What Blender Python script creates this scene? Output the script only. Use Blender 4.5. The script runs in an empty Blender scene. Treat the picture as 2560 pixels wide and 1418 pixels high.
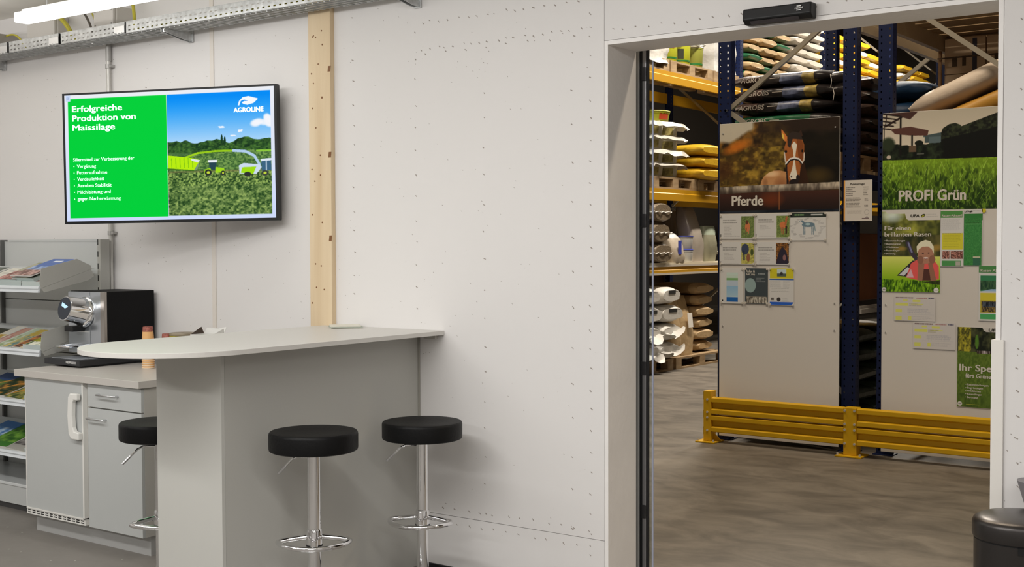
import bpy, bmesh, math, random
import numpy as np
from mathutils import Vector, Matrix

random.seed(7)
SC = bpy.context.scene
COL = SC.collection
PI = math.pi

# ------------------------------------------------------------------ camera
cam_d = bpy.data.cameras.new('camera')
cam = bpy.data.objects.new('camera', cam_d); COL.objects.link(cam)
cam_d.sensor_width = 36.0
cam_d.lens = 36.0 * 3077.4887 / 2560.0
cam_d.clip_start = 0.05
cam_d.clip_end = 200
yaw, pitch, roll = math.radians(36.1943), math.radians(1.85867), math.radians(-0.18589)
fw = Vector((-math.sin(yaw) * math.cos(pitch), math.cos(yaw) * math.cos(pitch), -math.sin(pitch)))
rt = Vector((math.cos(yaw), math.sin(yaw), 0)); up = rt.cross(fw)
r2 = rt * math.cos(roll) + up * math.sin(roll); u2 = up * math.cos(roll) - rt * math.sin(roll)
M4 = Matrix((r2, u2, -fw)).transposed().to_4x4(); M4.translation = (0, 0, 1.55)
cam.matrix_world = M4
SC.camera = cam
SC.view_settings.view_transform = 'Standard'
SC.view_settings.look = 'None'
SC.view_settings.exposure = 0.0
SC.view_settings.gamma = 1.0
SC.view_settings.use_curve_mapping = False

# ------------------------------------------------------------------ light
W = bpy.data.worlds.new('world'); SC.world = W; W.use_nodes = True
W.node_tree.nodes['Background'].inputs[0].default_value = (0.9, 0.88, 0.85, 1)
W.node_tree.nodes['Background'].inputs[1].default_value = 0.02

def area(name, loc, sx, sy, power, col=(1, 1, 1), tilt=0):
    l = bpy.data.lights.new(name, 'AREA'); l.shape = 'RECTANGLE'; l.size = sx; l.size_y = sy
    l.energy = power; l.color = col
    o = bpy.data.objects.new(name, l); COL.objects.link(o); o.location = loc; o.rotation_euler = (math.radians(tilt), 0, 0)
    return o

SHOP = (1.0, 0.985, 0.965)
WARE = (1.0, 0.84, 0.64)
AISLE = (1.0, 0.90, 0.77)
# fluorescent rows under the showroom ceiling (parallel to the wall), plus added fill lights
area('ceiling_and_fill_light', (-5.45, 3.90, 2.735), 1.45, 0.07, 3.5, SHOP)
area('ceiling_and_fill_light', (-6.4, 1.6, 2.90), 3.2, 0.14, 26, SHOP)
area('ceiling_and_fill_light', (-7.1, 3.6, 2.72), 1.4, 0.14, 8, SHOP, 180)  # added fill facing up to brighten the ceiling, no fixture of its own
area('ceiling_and_fill_light', (-2.6, 1.4, 2.90), 3.6, 0.14, 45.0, SHOP)
area('ceiling_and_fill_light', (-2.9, 1.5, 2.86), 3.4, 0.14, 33, SHOP, 55)  # added fill tilted at the wall for the rows' sideways light
area('ceiling_and_fill_light', (-6.2, 1.7, 2.86), 2.4, 0.14, 7, SHOP, 55)  # weaker added fill, tilted at the left part of the wall
area('ceiling_and_fill_light', (1.2, 1.6, 2.90), 3.0, 0.14, 50.4, SHOP)
area('ceiling_and_fill_light', (-4.5, -1.4, 2.90), 4.0, 0.14, 62, SHOP, 28)
area('ceiling_and_fill_light', (0.6, -1.4, 2.90), 4.0, 0.14, 68.0, SHOP)
# high hall lamps in the warehouse aisles, plus one added fill light
area('hall_and_fill_light', (-3.0, 6.5, 6.4), 3.0, 0.3, 158, WARE)
area('hall_and_fill_light', (2.2, 6.3, 6.2), 2.5, 0.3, 120, WARE)  # added fill from the right to brighten the doorway reveal and header
area('hall_and_fill_light', (-6.0, 7.6, 6.4), 2.5, 0.3, 120, WARE)
area('hall_and_fill_light', (-5.85, 13.0, 6.6), 0.3, 3.0, 430, AISLE)
area('hall_and_fill_light', (-5.85, 19.0, 6.6), 0.3, 3.0, 560, AISLE)

# ------------------------------------------------------------------ colour / material helpers
def s2l(c):
    c = np.asarray(c, float) / 255.0
    return np.where(c <= 0.04045, c / 12.92, ((c + 0.055) / 1.055) ** 2.4)

def rgb(*c):
    return tuple(float(v) for v in s2l(c))

MATS = {}
def mat(name, col, rough=0.5, metal=0.0, spec=0.5, var=0.0, vscale=6.0, bump=0.0, bscale=60.0, emit=0.0, coat=0.0, alpha=1.0, trans=0.0):
    if name in MATS: return MATS[name]
    m = bpy.data.materials.new(name); m.use_nodes = True; MATS[name] = m
    nt = m.node_tree; b = nt.nodes['Principled BSDF']
    b.inputs['Base Color'].default_value = (*col, 1)
    b.inputs['Roughness'].default_value = rough
    b.inputs['Metallic'].default_value = metal
    b.inputs['Specular IOR Level'].default_value = spec
    b.inputs['Coat Weight'].default_value = coat
    b.inputs['Alpha'].default_value = alpha
    b.inputs['Transmission Weight'].default_value = trans
    if emit:
        b.inputs['Emission Color'].default_value = (*col, 1)
        b.inputs['Emission Strength'].default_value = emit
    if var or bump:
        tc = nt.nodes.new('ShaderNodeTexCoord')
    if var:
        n = nt.nodes.new('ShaderNodeTexNoise'); n.inputs['Scale'].default_value = vscale; n.inputs['Detail'].default_value = 4
        nt.links.new(tc.outputs['Object'], n.inputs['Vector'])
        r = nt.nodes.new('ShaderNodeValToRGB')
        r.color_ramp.elements[0].position = 0.3; r.color_ramp.elements[1].position = 0.7
        r.color_ramp.elements[0].color = (*[c * (1 - var) for c in col], 1)
        r.color_ramp.elements[1].color = (*[min(1, c * (1 + var)) for c in col], 1)
        nt.links.new(n.outputs['Fac'], r.inputs['Fac']); nt.links.new(r.outputs['Color'], b.inputs['Base Color'])
    if bump:
        n2 = nt.nodes.new('ShaderNodeTexNoise'); n2.inputs['Scale'].default_value = bscale; n2.inputs['Detail'].default_value = 3
        nt.links.new(tc.outputs['Object'], n2.inputs['Vector'])
        bp = nt.nodes.new('ShaderNodeBump'); bp.inputs['Strength'].default_value = bump; bp.inputs['Distance'].default_value = 0.01
        nt.links.new(n2.outputs['Fac'], bp.inputs['Height']); nt.links.new(bp.outputs['Normal'], b.inputs['Normal'])
    return m

def mat_print(name, rough=0.5, emit=0.0, spec=0.4):
    """printed surface: colour comes from the point colours of the print"""
    m = bpy.data.materials.new(name); m.use_nodes = True; nt = m.node_tree; b = nt.nodes['Principled BSDF']
    a = nt.nodes.new('ShaderNodeAttribute'); a.attribute_name = 'Col'
    b.inputs['Roughness'].default_value = rough; b.inputs['Specular IOR Level'].default_value = 0.02 if emit else spec
    if emit:
        b.inputs['Base Color'].default_value = (0, 0, 0, 1)
        nt.links.new(a.outputs['Color'], b.inputs['Emission Color']); b.inputs['Emission Strength'].default_value = emit
    else:
        nt.links.new(a.outputs['Color'], b.inputs['Base Color'])
    return m

# ------------------------------------------------------------------ mesh builder
class MB:
    def __init__(s): s.v = []; s.f = []; s.m = []
    def face(s, idx, mi=0): s.f.append(tuple(idx)); s.m.append(mi)
    def box(s, x0, y0, z0, x1, y1, z1, mi=0):
        n = len(s.v)
        s.v += [(x0, y0, z0), (x1, y0, z0), (x1, y1, z0), (x0, y1, z0), (x0, y0, z1), (x1, y0, z1), (x1, y1, z1), (x0, y1, z1)]
        for q in ((0, 3, 2, 1), (4, 5, 6, 7), (0, 1, 5, 4), (1, 2, 6, 5), (2, 3, 7, 6), (3, 0, 4, 7)): s.face([n + i for i in q], mi)
        return s
    def obox(s, c, ax, ay, az, mi=0):
        c, ax, ay, az = map(Vector, (c, ax, ay, az)); n = len(s.v)
        for dz in (-1, 1):
            for dx, dy in ((-1, -1), (1, -1), (1, 1), (-1, 1)): s.v.append(tuple(c + ax * dx + ay * dy + az * dz))
        for q in ((0, 3, 2, 1), (4, 5, 6, 7), (0, 1, 5, 4), (1, 2, 6, 5), (2, 3, 7, 6), (3, 0, 4, 7)): s.face([n + i for i in q], mi)
        return s
    def bar(s, p0, p1, w, h, side=(0, 1, 0), mi=0):
        p0, p1 = Vector(p0), Vector(p1); d = p1 - p0; c = (p0 + p1) / 2
        sd = Vector(side); o = d.cross(sd).normalized(); sd = o.cross(d).normalized()
        return s.obox(c, d / 2, sd * w / 2, o * h / 2, mi)
    def cyl(s, p0, p1, r0, r1=None, n=16, caps=True, mi=0):
        r1 = r0 if r1 is None else r1
        p0, p1 = Vector(p0), Vector(p1); d = (p1 - p0).normalized()
        a = d.orthogonal().normalized(); b = d.cross(a); k = len(s.v)
        for p, r in ((p0, r0), (p1, r1)):
            for i in range(n):
                t = 2 * PI * i / n; s.v.append(tuple(p + a * r * math.cos(t) + b * r * math.sin(t)))
        for i in range(n): s.face((k + i, k + (i + 1) % n, k + n + (i + 1) % n, k + n + i), mi)
        if caps: s.face([k + i for i in range(n - 1, -1, -1)], mi); s.face([k + n + i for i in range(n)], mi)
        return s
    def lathe(s, prof, c=(0, 0, 0), n=32, mi=0, axis=None):
        k = len(s.v); m = len(prof); c = Vector(c)
        Z = Vector(axis).normalized() if axis else Vector((0, 0, 1)); A = Z.orthogonal().normalized() if axis else Vector((1, 0, 0)); B = Z.cross(A)
        for r, z in prof:
            for i in range(n):
                t = 2 * PI * i / n; s.v.append(tuple(c + A * r * math.cos(t) + B * r * math.sin(t) + Z * z))
        for j in range(m - 1):
            for i in range(n): s.face((k + j * n + i, k + j * n + (i + 1) % n, k + (j + 1) * n + (i + 1) % n, k + (j + 1) * n + i), mi)
        s.face([k + i for i in range(n - 1, -1, -1)], mi); s.face([k + (m - 1) * n + i for i in range(n)], mi)
        return s
    def tube(s, path, r, n=8, closed=False, mi=0):
        P = [Vector(p) for p in path]; k = len(s.v); L = len(P); ref = None
        for i, p in enumerate(P):
            if closed: d = P[(i + 1) % L] - P[i - 1]
            else: d = P[min(i + 1, L - 1)] - P[max(i - 1, 0)]
            d.normalize()
            if ref is None: ref = d.orthogonal().normalized()
            a = (ref - d * ref.dot(d)).normalized(); ref = a; b = d.cross(a)
            for j in range(n):
                t = 2 * PI * j / n; s.v.append(tuple(p + a * r * math.cos(t) + b * r * math.sin(t)))
        for i in range(L if closed else L - 1):
            q = (i + 1) % L
            for j in range(n): s.face((k + i * n + j, k + i * n + (j + 1) % n, k + q * n + (j + 1) % n, k + q * n + j), mi)
        if not closed: s.face([k + j for j in range(n - 1, -1, -1)], mi); s.face([k + (L - 1) * n + j for j in range(n)], mi)
        return s
    def prism(s, pts, vec, mi=0):
        k = len(s.v); n = len(pts); vec = Vector(vec)
        s.v += [tuple(p) for p in pts] + [tuple(Vector(p) + vec) for p in pts]
        s.face([k + i for i in range(n)], mi); s.face([k + n + i for i in range(n - 1, -1, -1)], mi)
        for i in range(n): s.face((k + i, k + n + i, k + n + (i + 1) % n, k + (i + 1) % n), mi)
        return s
    def quad(s, a, b, c, d, mi=0):
        k = len(s.v); s.v += [tuple(a), tuple(b), tuple(c), tuple(d)]; s.face((k, k + 1, k + 2, k + 3), mi); return s
    def perforated(s, o, U, V, us, vs, holes, mi=0):
        """sheet on o with axes U,V cut at us, vs; cells (i,j) in holes stay open"""
        o, U, V = map(Vector, (o, U, V)); k = len(s.v); n = len(vs)
        for a in us:
            for b in vs: s.v.append(tuple(o + U * a + V * b))
        for i in range(len(us) - 1):
            for j in range(n - 1):
                if not holes(i, j): s.face((k + i * n + j, k + (i + 1) * n + j, k + (i + 1) * n + j + 1, k + i * n + j + 1), mi)
        return s

def mesh_from(mb, name, mats, off=(0, 0, 0), smooth=False, recalc=True, sharp=38):
    me = bpy.data.meshes.new(name)
    ox, oy, oz = off
    me.from_pydata([(x - ox, y - oy, z - oz) for x, y, z in mb.v], [], mb.f)
    for m in (mats if isinstance(mats, (list, tuple)) else [mats]): me.materials.append(m)
    if len(me.materials) > 1: me.polygons.foreach_set('material_index', mb.m)
    if recalc:
        bm = bmesh.new(); bm.from_mesh(me); bmesh.ops.recalc_face_normals(bm, faces=bm.faces); bm.to_mesh(me); bm.free()
    if smooth:
        me.polygons.foreach_set('use_smooth', [True] * len(me.polygons))
        me.set_sharp_from_angle(angle=math.radians(sharp))
    me.update()
    return me

def root_of(o):
    while o.parent: o = o.parent
    return o

def tag(o, label=None, cat=None, group=None, kind=None):
    if label: o['label'] = label
    if cat: o['category'] = cat
    if group: o['group'] = group
    if kind: o['kind'] = kind
    return o

def obj(name, mb, mats, parent=None, loc=(0, 0, 0), smooth=False, bevel=0.0, seg=2, recalc=True):
    off = root_of(parent).location if parent else Vector(loc)
    o = bpy.data.objects.new(name, mesh_from(mb, name, mats, off, smooth, recalc)); COL.objects.link(o)
    if parent: o.parent = parent
    else: o.location = loc
    if bevel:
        b = o.modifiers.new('bevel', 'BEVEL'); b.width = bevel; b.segments = seg; b.limit_method = 'ANGLE'; b.angle_limit = math.radians(40)
    return o

def thing(name, label, cat, loc=(0, 0, 0), group=None, rot=(0, 0, 0)):
    o = bpy.data.objects.new(name, None); COL.objects.link(o); o.location = loc; o.rotation_euler = rot
    o.empty_display_size = 0.1
    return tag(o, label, cat, group)

def struct(name, mb, mats, **k):
    return tag(obj(name, mb, mats, **k), kind='structure')

def dup(o, loc=None, rot=None, label=None, group=None, parent=None):
    c = o.copy(); COL.objects.link(c)
    if parent: c.parent = parent
    if loc is not None: c.location = loc
    if rot is not None: c.rotation_euler = rot
    if label: c['label'] = label
    if group: c['group'] = group
    for ch in list(o.children): dup(ch, parent=c)
    return c

# ------------------------------------------------------------------ prints and lettering
class Plane:
    """a flat place in the scene: point = o + r*x + u*z ; n points to the viewer's side"""
    def __init__(s, o, r=(1, 0, 0), u=(0, 0, 1)):
        s.o, s.r, s.u = Vector(o), Vector(r).normalized(), Vector(u).normalized(); s.n = s.r.cross(s.u)
    def p(s, x, z, d=0.0): return s.o + s.r * x + s.u * z + s.n * d

def noise2(shape, cx, cz, seed, octv=3):
    rng = np.random.RandomState(seed); out = np.zeros(shape); amp = 1.0; tot = 0
    for k in range(octv):
        gx, gz = max(2, int(cx * 2 ** k)) + 1, max(2, int(cz * 2 ** k)) + 1
        g = rng.rand(gz, gx)
        zi = np.linspace(0, gz - 1.001, shape[0]); xi = np.linspace(0, gx - 1.001, shape[1])
        z0 = zi.astype(int); x0 = xi.astype(int); fz = (zi - z0)[:, None]; fx = (xi - x0)[None]
        fz = fz * fz * (3 - 2 * fz); fx = fx * fx * (3 - 2 * fx)
        a = g[z0][:, x0]; b = g[z0][:, x0 + 1]; c = g[z0 + 1][:, x0]; d = g[z0 + 1][:, x0 + 1]
        out += amp * ((a * (1 - fx) + b * fx) * (1 - fz) + (c * (1 - fx) + d * fx) * fz); tot += amp; amp *= 0.55
    return out / tot

class Canvas:
    """a small painter for flat print: colours are 0..255, z runs upward"""
    def __init__(s, x0, x1, z0, z1, nx, col=(255, 255, 255)):
        s.b = (x0, x1, z0, z1); s.nx = nx; s.nz = max(2, int(round(nx * (z1 - z0) / (x1 - x0))))
        xs = x0 + (np.arange(nx * 2) + .5) / (nx * 2) * (x1 - x0); zs = z0 + (np.arange(s.nz * 2) + .5) / (s.nz * 2) * (z1 - z0)
        s.X, s.Z = np.meshgrid(xs, zs); s.C = np.empty(s.X.shape + (3,)); s.C[:] = col
    def mask(s, m, col, a=1.0):
        w = (m.astype(float) * a)[..., None]; s.C = s.C * (1 - w) + np.asarray(col, float) * w
    def rect(s, x0, z0, x1, z1, col, a=1.0): s.mask((s.X > min(x0, x1)) & (s.X < max(x0, x1)) & (s.Z > min(z0, z1)) & (s.Z < max(z0, z1)), col, a)
    def ell(s, cx, cz, rx, rz, col, a=1.0, rot=0.0, soft=0.0):
        c, n = math.cos(rot), math.sin(rot); dx, dz = s.X - cx, s.Z - cz
        d = ((dx * c + dz * n) / rx) ** 2 + ((-dx * n + dz * c) / rz) ** 2
        s.mask(np.clip((1 + soft - d) / (2 * soft), 0, 1) if soft else d < 1, col, a)
    def inside(s, pts):
        m = np.zeros(s.X.shape, bool); n = len(pts)
        for i in range(n):
            (xa, za), (xb, zb) = pts[i], pts[(i + 1) % n]
            if za == zb: continue
            m ^= ((za > s.Z) != (zb > s.Z)) & (s.X < (xb - xa) * (s.Z - za) / (zb - za) + xa)
        return m
    def poly(s, pts, col, a=1.0): s.mask(s.inside(pts), col, a)
    def line(s, pts, w, col, a=1.0):
        for (xa, za), (xb, zb) in zip(pts[:-1], pts[1:]):
            dx, dz = xb - xa, zb - za; L = max(1e-9, dx * dx + dz * dz)
            t = np.clip(((s.X - xa) * dx + (s.Z - za) * dz) / L, 0, 1)
            s.mask((s.X - xa - t * dx) ** 2 + (s.Z - za - t * dz) ** 2 < (w / 2) ** 2, col, a)
    def vgrad(s, m, z0, z1, c0, c1):
        t = np.clip((s.Z - z0) / (z1 - z0), 0, 1)[..., None]; col = np.asarray(c0, float) * (1 - t) + np.asarray(c1, float) * t
        w = m.astype(float)[..., None]; s.C = s.C * (1 - w) + col * w
    def noise(s, m, cx, cz, seed, c0, c1, k=1.0, octv=3, lo=.3, hi=.7):
        t = np.clip((noise2(s.X.shape, cx, cz, seed, octv) - lo) / (hi - lo), 0, 1)[..., None]
        col = np.asarray(c0, float) * (1 - t) + np.asarray(c1, float) * t
        w = m.astype(float)[..., None] * k; s.C = s.C * (1 - w) + col * w
    def textbars(s, x0, z1, w, n, dz, h, col, seed=1, a=.8, lo=.4):
        rng = random.Random(seed)
        for i in range(n):
            x = x0; e = x0 + w * rng.uniform(lo, 1)
            while x < e:
                q = rng.uniform(.03, .11) * w; s.rect(x, z1 - i * dz - h, min(e, x + q * .8), z1 - i * dz, col, a); x += q
    def allm(s): return np.ones(s.X.shape, bool)
    def out(s):
        C = np.clip(s.C, 0, 255); return (C[0::2, 0::2] + C[1::2, 0::2] + C[0::2, 1::2] + C[1::2, 1::2]) / 4

def print_mesh(name, cv, pl, m, parent, d=0.0, gain=(1, 1, 1), wave=None):
    C = cv.out(); nz, nx = C.shape[:2]; x0, x1, z0, z1 = cv.b
    xs = np.linspace(x0, x1, nx); zs = np.linspace(z0, z1, nz); X, Z = np.meshgrid(xs, zs)
    o, r, u, n = (np.array(q) for q in (pl.o, pl.r, pl.u, pl.n))
    D = np.full(X.shape, d) if wave is None else d + wave(X, Z)
    P = o + X[..., None] * r + Z[..., None] * u + D[..., None] * n - np.array(root_of(parent).location)
    i = np.arange(nz * nx).reshape(nz, nx)
    F = np.stack([i[:-1, :-1], i[:-1, 1:], i[1:, 1:], i[1:, :-1]], -1).reshape(-1, 4)
    me = bpy.data.meshes.new(name)
    me.vertices.add(nz * nx); me.vertices.foreach_set('co', P.astype(np.float32).ravel())
    me.loops.add(F.size); me.loops.foreach_set('vertex_index', F.astype(np.int32).ravel())
    me.polygons.add(len(F)); me.polygons.foreach_set('loop_start', np.arange(0, F.size, 4, dtype=np.int32))
    me.update(calc_edges=True)
    ca = me.color_attributes.new('Col', 'FLOAT_COLOR', 'POINT')
    lin = np.clip(s2l(C) * np.asarray(gain), 0, .95 if max(gain) > 1.0001 else 1.0)
    ca.data.foreach_set('color', np.concatenate([lin, np.ones(lin.shape[:2] + (1,))], -1).astype(np.float32).ravel())
    me.materials.append(m)
    ob = bpy.data.objects.new(name, me); COL.objects.link(ob); ob.parent = parent
    return ob

_cap = []
def text_mesh(s, bold):
    cu = bpy.data.curves.new('lettering', 'FONT'); cu.body = s; cu.size = 1.0; cu.offset = bold; cu.resolution_u = 3
    o = bpy.data.objects.new('lettering', cu); COL.objects.link(o)
    me = bpy.data.meshes.new_from_object(o)
    bpy.data.objects.remove(o); bpy.data.curves.remove(cu)
    return me

def letter(s, pl, x, z, cap, m, parent, width=None, bold=0.0, d=0.001, align=0.0, shear=0.0, sx=1.0, name='lettering'):
    """flat lettering: baseline starts at (x, z), capitals cap high, optionally squeezed to width"""
    if not _cap:
        t = text_mesh('H', 0); _cap.append(max(v.co.y for v in t.vertices)); bpy.data.meshes.remove(t)
    me = text_mesh(s, 0.0)
    if bold:                                                        # heavier strokes: the outline laid over itself, slightly shifted
        bm = bmesh.new()
        for i, (dx, dy) in enumerate(((-bold, 0), (bold, 0), (0, bold * .6), (0, -bold * .6))):
            tmp = me.copy(); tmp.transform(Matrix.Translation((dx, dy, i * .00012))); bm.from_mesh(tmp); bpy.data.meshes.remove(tmp)
        bm.to_mesh(me); bm.free()
    co = np.array([v.co for v in me.vertices]); k = cap / _cap[0]
    xa, xb = co[:, 0].min(), co[:, 0].max()
    kx = k * sx if width is None else width / (xb - xa)
    X = x + (co[:, 0] - xa) * kx - align * (xb - xa) * kx + shear * co[:, 1] * k; Z = z + co[:, 1] * k
    o_, r, u, n = (np.array(q) for q in (pl.o, pl.r, pl.u, pl.n))
    P = o_ + X[:, None] * r + Z[:, None] * u + (d + co[:, 2:3]) * n - np.array(root_of(parent).location)
    me.vertices.foreach_set('co', P.astype(np.float32).ravel()); me.materials.clear(); me.materials.append(m); me.name = name; me.update()
    ob = bpy.data.objects.new(name, me); COL.objects.link(ob); ob.parent = parent
    return ob

ORD = ['first', 'second', 'third', 'fourth', 'fifth', 'sixth', 'seventh', 'eighth', 'ninth', 'tenth', 'eleventh', 'twelfth', 'thirteenth', 'fourteenth', 'fifteenth', 'sixteenth']
# ------------------------------------------------------------------ materials of the room
def wall_material():
    m = bpy.data.materials.new('white_board'); m.use_nodes = True; nt = m.node_tree; b = nt.nodes['Principled BSDF']
    b.inputs['Roughness'].default_value = 0.62; b.inputs['Specular IOR Level'].default_value = 0.25
    N = nt.nodes.new; L = nt.links.new
    tc = N('ShaderNodeTexCoord')
    def flecks(scale, lo, hi, rz, seed):
        mp = N('ShaderNodeMapping'); mp.inputs['Scale'].default_value = (1, 1, 1); mp.inputs['Rotation'].default_value = (0, rz, 0); mp.inputs['Location'].default_value = (seed, seed, seed)
        L(tc.outputs['Object'], mp.inputs['Vector'])
        mp2 = N('ShaderNodeMapping'); mp2.inputs['Scale'].default_value = (scale, scale, scale * 2.6); L(mp.outputs[0], mp2.inputs['Vector'])
        n = N('ShaderNodeTexNoise'); n.inputs['Scale'].default_value = 1; n.inputs['Detail'].default_value = 1.5; L(mp2.outputs[0], n.inputs['Vector'])
        r = N('ShaderNodeValToRGB'); r.color_ramp.elements[0].position = lo; r.color_ramp.elements[1].position = hi; L(n.outputs['Fac'], r.inputs['Fac'])
        return r.outputs['Color']
    f1 = flecks(34, .735, .775, .5, 3); f2 = flecks(60, .75, .80, -.4, 11)
    big = N('ShaderNodeTexNoise'); big.inputs['Scale'].default_value = 2.2; L(tc.outputs['Object'], big.inputs['Vector'])
    br = N('ShaderNodeValToRGB'); br.color_ramp.elements[0].position = .42; br.color_ramp.elements[1].position = .62; L(big.outputs['Fac'], br.inputs['Fac'])
    mx = N('ShaderNodeMath'); mx.operation = 'MAXIMUM'; L(f1, mx.inputs[0]); L(f2, mx.inputs[1])
    mu = N('ShaderNodeMath'); mu.operation = 'MULTIPLY'; L(mx.outputs[0], mu.inputs[0]); L(br.outputs['Color'], mu.inputs[1])
    mu2 = N('ShaderNodeMath'); mu2.operation = 'MULTIPLY'; mu2.inputs[1].default_value = .34; L(mu.outputs[0], mu2.inputs[0])
    mix = N('ShaderNodeMixRGB'); mix.inputs[1].default_value = (.78, .760, .745, 1); mix.inputs[2].default_value = (.36, .31, .26, 1)
    L(mu2.outputs[0], mix.inputs['Fac']); L(mix.outputs[0], b.inputs['Base Color'])
    sm = N('ShaderNodeMath'); sm.operation = 'SUBTRACT'; sm.inputs[0].default_value = 1; L(mx.outputs[0], sm.inputs[1])
    bp = N('ShaderNodeBump'); bp.inputs['Strength'].default_value = .25; bp.inputs['Distance'].default_value = .004; L(sm.outputs[0], bp.inputs['Height']); L(bp.outputs[0], b.inputs['Normal'])
    return m
WALL = wall_material()
LINING = mat('lining_paint', (.89, .865, .84), .55, var=.03, vscale=5, bump=.15, bscale=40)
CEIL = mat('ceiling_board', (.84, .81, .75), .7, var=.06, vscale=3)

def wood_material(name, base, dark, sx=(40, 40, 1.6)):
    m = bpy.data.materials.new(name); m.use_nodes = True; nt = m.node_tree; b = nt.nodes['Principled BSDF']; N = nt.nodes.new; L = nt.links.new
    tc = N('ShaderNodeTexCoord'); mp = N('ShaderNodeMapping'); mp.inputs['Scale'].default_value = sx; L(tc.outputs['Object'], mp.inputs['Vector'])
    n = N('ShaderNodeTexNoise'); n.inputs['Scale'].default_value = 1; n.inputs['Detail'].default_value = 5; n.inputs['Distortion'].default_value = .4; L(mp.outputs[0], n.inputs['Vector'])
    r = N('ShaderNodeValToRGB'); r.color_ramp.elements[0].position = .3; r.color_ramp.elements[1].position = .72
    r.color_ramp.elements[0].color = (*dark, 1); r.color_ramp.elements[1].color = (*base, 1); L(n.outputs['Fac'], r.inputs['Fac'])
    L(r.outputs['Color'], b.inputs['Base Color']); b.inputs['Roughness'].default_value = .6; b.inputs['Specular IOR Level'].default_value = .25
    return m
PINE = wood_material('pine', (.80, .66, .46), (.68, .52, .33), (14, 14, .7))
KNOT = mat('pine_knot', rgb(126, 84, 48), .6)
PALLET = wood_material('pallet_wood', (.46, .33, .19), (.27, .18, .10), (3, 3, 14))
CHROME = mat('chrome', (.86, .86, .87), .06, 1.0)
STEEL = mat('brushed_steel', (.62, .62, .63), .28, 1.0)
GALV = mat('galvanised', (.56, .57, .57), .42, .85, var=.18, vscale=40, bump=.1, bscale=120)
ALU = mat('aluminium', (.50, .51, .53), .4, .7)
BLACKP = mat('black_plastic', (.010, .010, .0105), .45, spec=.3)
RUBBER = mat('black_rubber', (.008, .008, .009), .6)
LEATHER = mat('black_leatherette', (.0045, .0045, .0048), .5, spec=.2, bump=.1, bscale=90)
LAM = mat('grey_laminate', (.475, .468, .435), .45, spec=.3)
LAMTOP = mat('pale_worktop', (.65, .63, .595), .38, spec=.4)
CAB = mat('cabinet_front', (.52, .535, .525), .4, spec=.35)
CABSIDE = mat('cabinet_side', (.53, .515, .475), .45)
WHITEP = mat('white_plastic', (.82, .81, .77), .35)
SHELFM = mat('shelf_enamel', (.55, .565, .555), .38)
SHELFD = mat('shelf_bracket_enamel', (.42, .415, .38), .4)
PAPER = mat('paper', (.78, .74, .68), .7)
INKW = mat('white_ink', (.86, .86, .84), .5)
DARKGAP = mat('dark_gap', (.015, .014, .013), .8)
GREYBOX = mat('grey_junction_plastic', (.60, .57, .53), .5)

def floor_material(name, base, var, fleck, sc):
    m = bpy.data.materials.new(name); m.use_nodes = True; nt = m.node_tree; b = nt.nodes['Principled BSDF']; N = nt.nodes.new; L = nt.links.new
    tc = N('ShaderNodeTexCoord')
    mp = N('ShaderNodeMapping'); mp.inputs['Scale'].default_value = sc; L(tc.outputs['Object'], mp.inputs['Vector'])
    n = N('ShaderNodeTexNoise'); n.inputs['Scale'].default_value = 1; n.inputs['Detail'].default_value = 7; n.inputs['Roughness'].default_value = .62; n.inputs['Distortion'].default_value = .6; L(mp.outputs[0], n.inputs['Vector'])
    r = N('ShaderNodeValToRGB'); r.color_ramp.elements[0].position = .34; r.color_ramp.elements[1].position = .66
    r.color_ramp.elements[0].color = (*[c * (1 - var) for c in base], 1); r.color_ramp.elements[1].color = (*[c * (1 + var * .6) for c in base], 1); L(n.outputs['Fac'], r.inputs['Fac'])
    out = r.outputs['Color']
    if fleck:
        v = N('ShaderNodeTexVoronoi'); v.inputs['Scale'].default_value = 9; L(tc.outputs['Object'], v.inputs['Vector'])
        rr = N('ShaderNodeValToRGB'); rr.color_ramp.elements[0].position = .045; rr.color_ramp.elements[1].position = .06
        rr.color_ramp.elements[0].color = (1, 1, 1, 1); rr.color_ramp.elements[1].color = (0, 0, 0, 1); L(v.outputs['Distance'], rr.inputs['Fac'])
        mx = N('ShaderNodeMixRGB'); mx.inputs[2].default_value = (.6, .58, .53, 1); L(rr.outputs['Color'], mx.inputs['Fac']); L(out, mx.inputs[1]); out = mx.outputs[0]
    L(out, b.inputs['Base Color']); b.inputs['Roughness'].default_value = .55; b.inputs['Specular IOR Level'].default_value = .3
    bp = N('ShaderNodeBump'); bp.inputs['Strength'].default_value = .08; bp.inputs['Distance'].default_value = .01; L(n.outputs['Fac'], bp.inputs['Height']); L(bp.outputs[0], b.inputs['Normal'])
    return m

# ------------------------------------------------------------------ room shell
VINYL = floor_material('grey_vinyl', (.225, .208, .188), .06, True, (7, 7, 7))
CONC = floor_material('concrete', (.178, .158, .132), .40, False, (2.4, 3.8, 1))
struct('floor', MB().box(-8.5, -3.6, -.1, 4, 4.735, 0), VINYL)
struct('floor', MB().box(-14, 4.735, -.1, 9, 30, -.001), CONC)
struct('ceiling', MB().box(-8.5, -3.6, 3.0, 4, 4.735, 3.1), CEIL)
struct('wall_left', MB().box(-8.6, -3.6, 0, -8.5, 4.6, 3.0), WALL)
struct('wall_right', MB().box(4, -3.6, 0, 4.1, 4.6, 3.0), WALL)
struct('wall_front', MB().box(-8.5, -3.7, 0, 4, -3.6, 3.0), WALL)
DX0, DX1, DZ = -2.782, -1.182, 2.395
wb = struct('wall_back', MB().box(-8.5, 4.514, 0, DX0 - .018, 4.73, 3.0).box(DX1 + .018, 4.514, 0, 4, 4.73, 3.0).box(DX0 - .018, 4.514, DZ + .018, DX1 + .018, 4.73, 3.0), DARKGAP)
g = .0012
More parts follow.
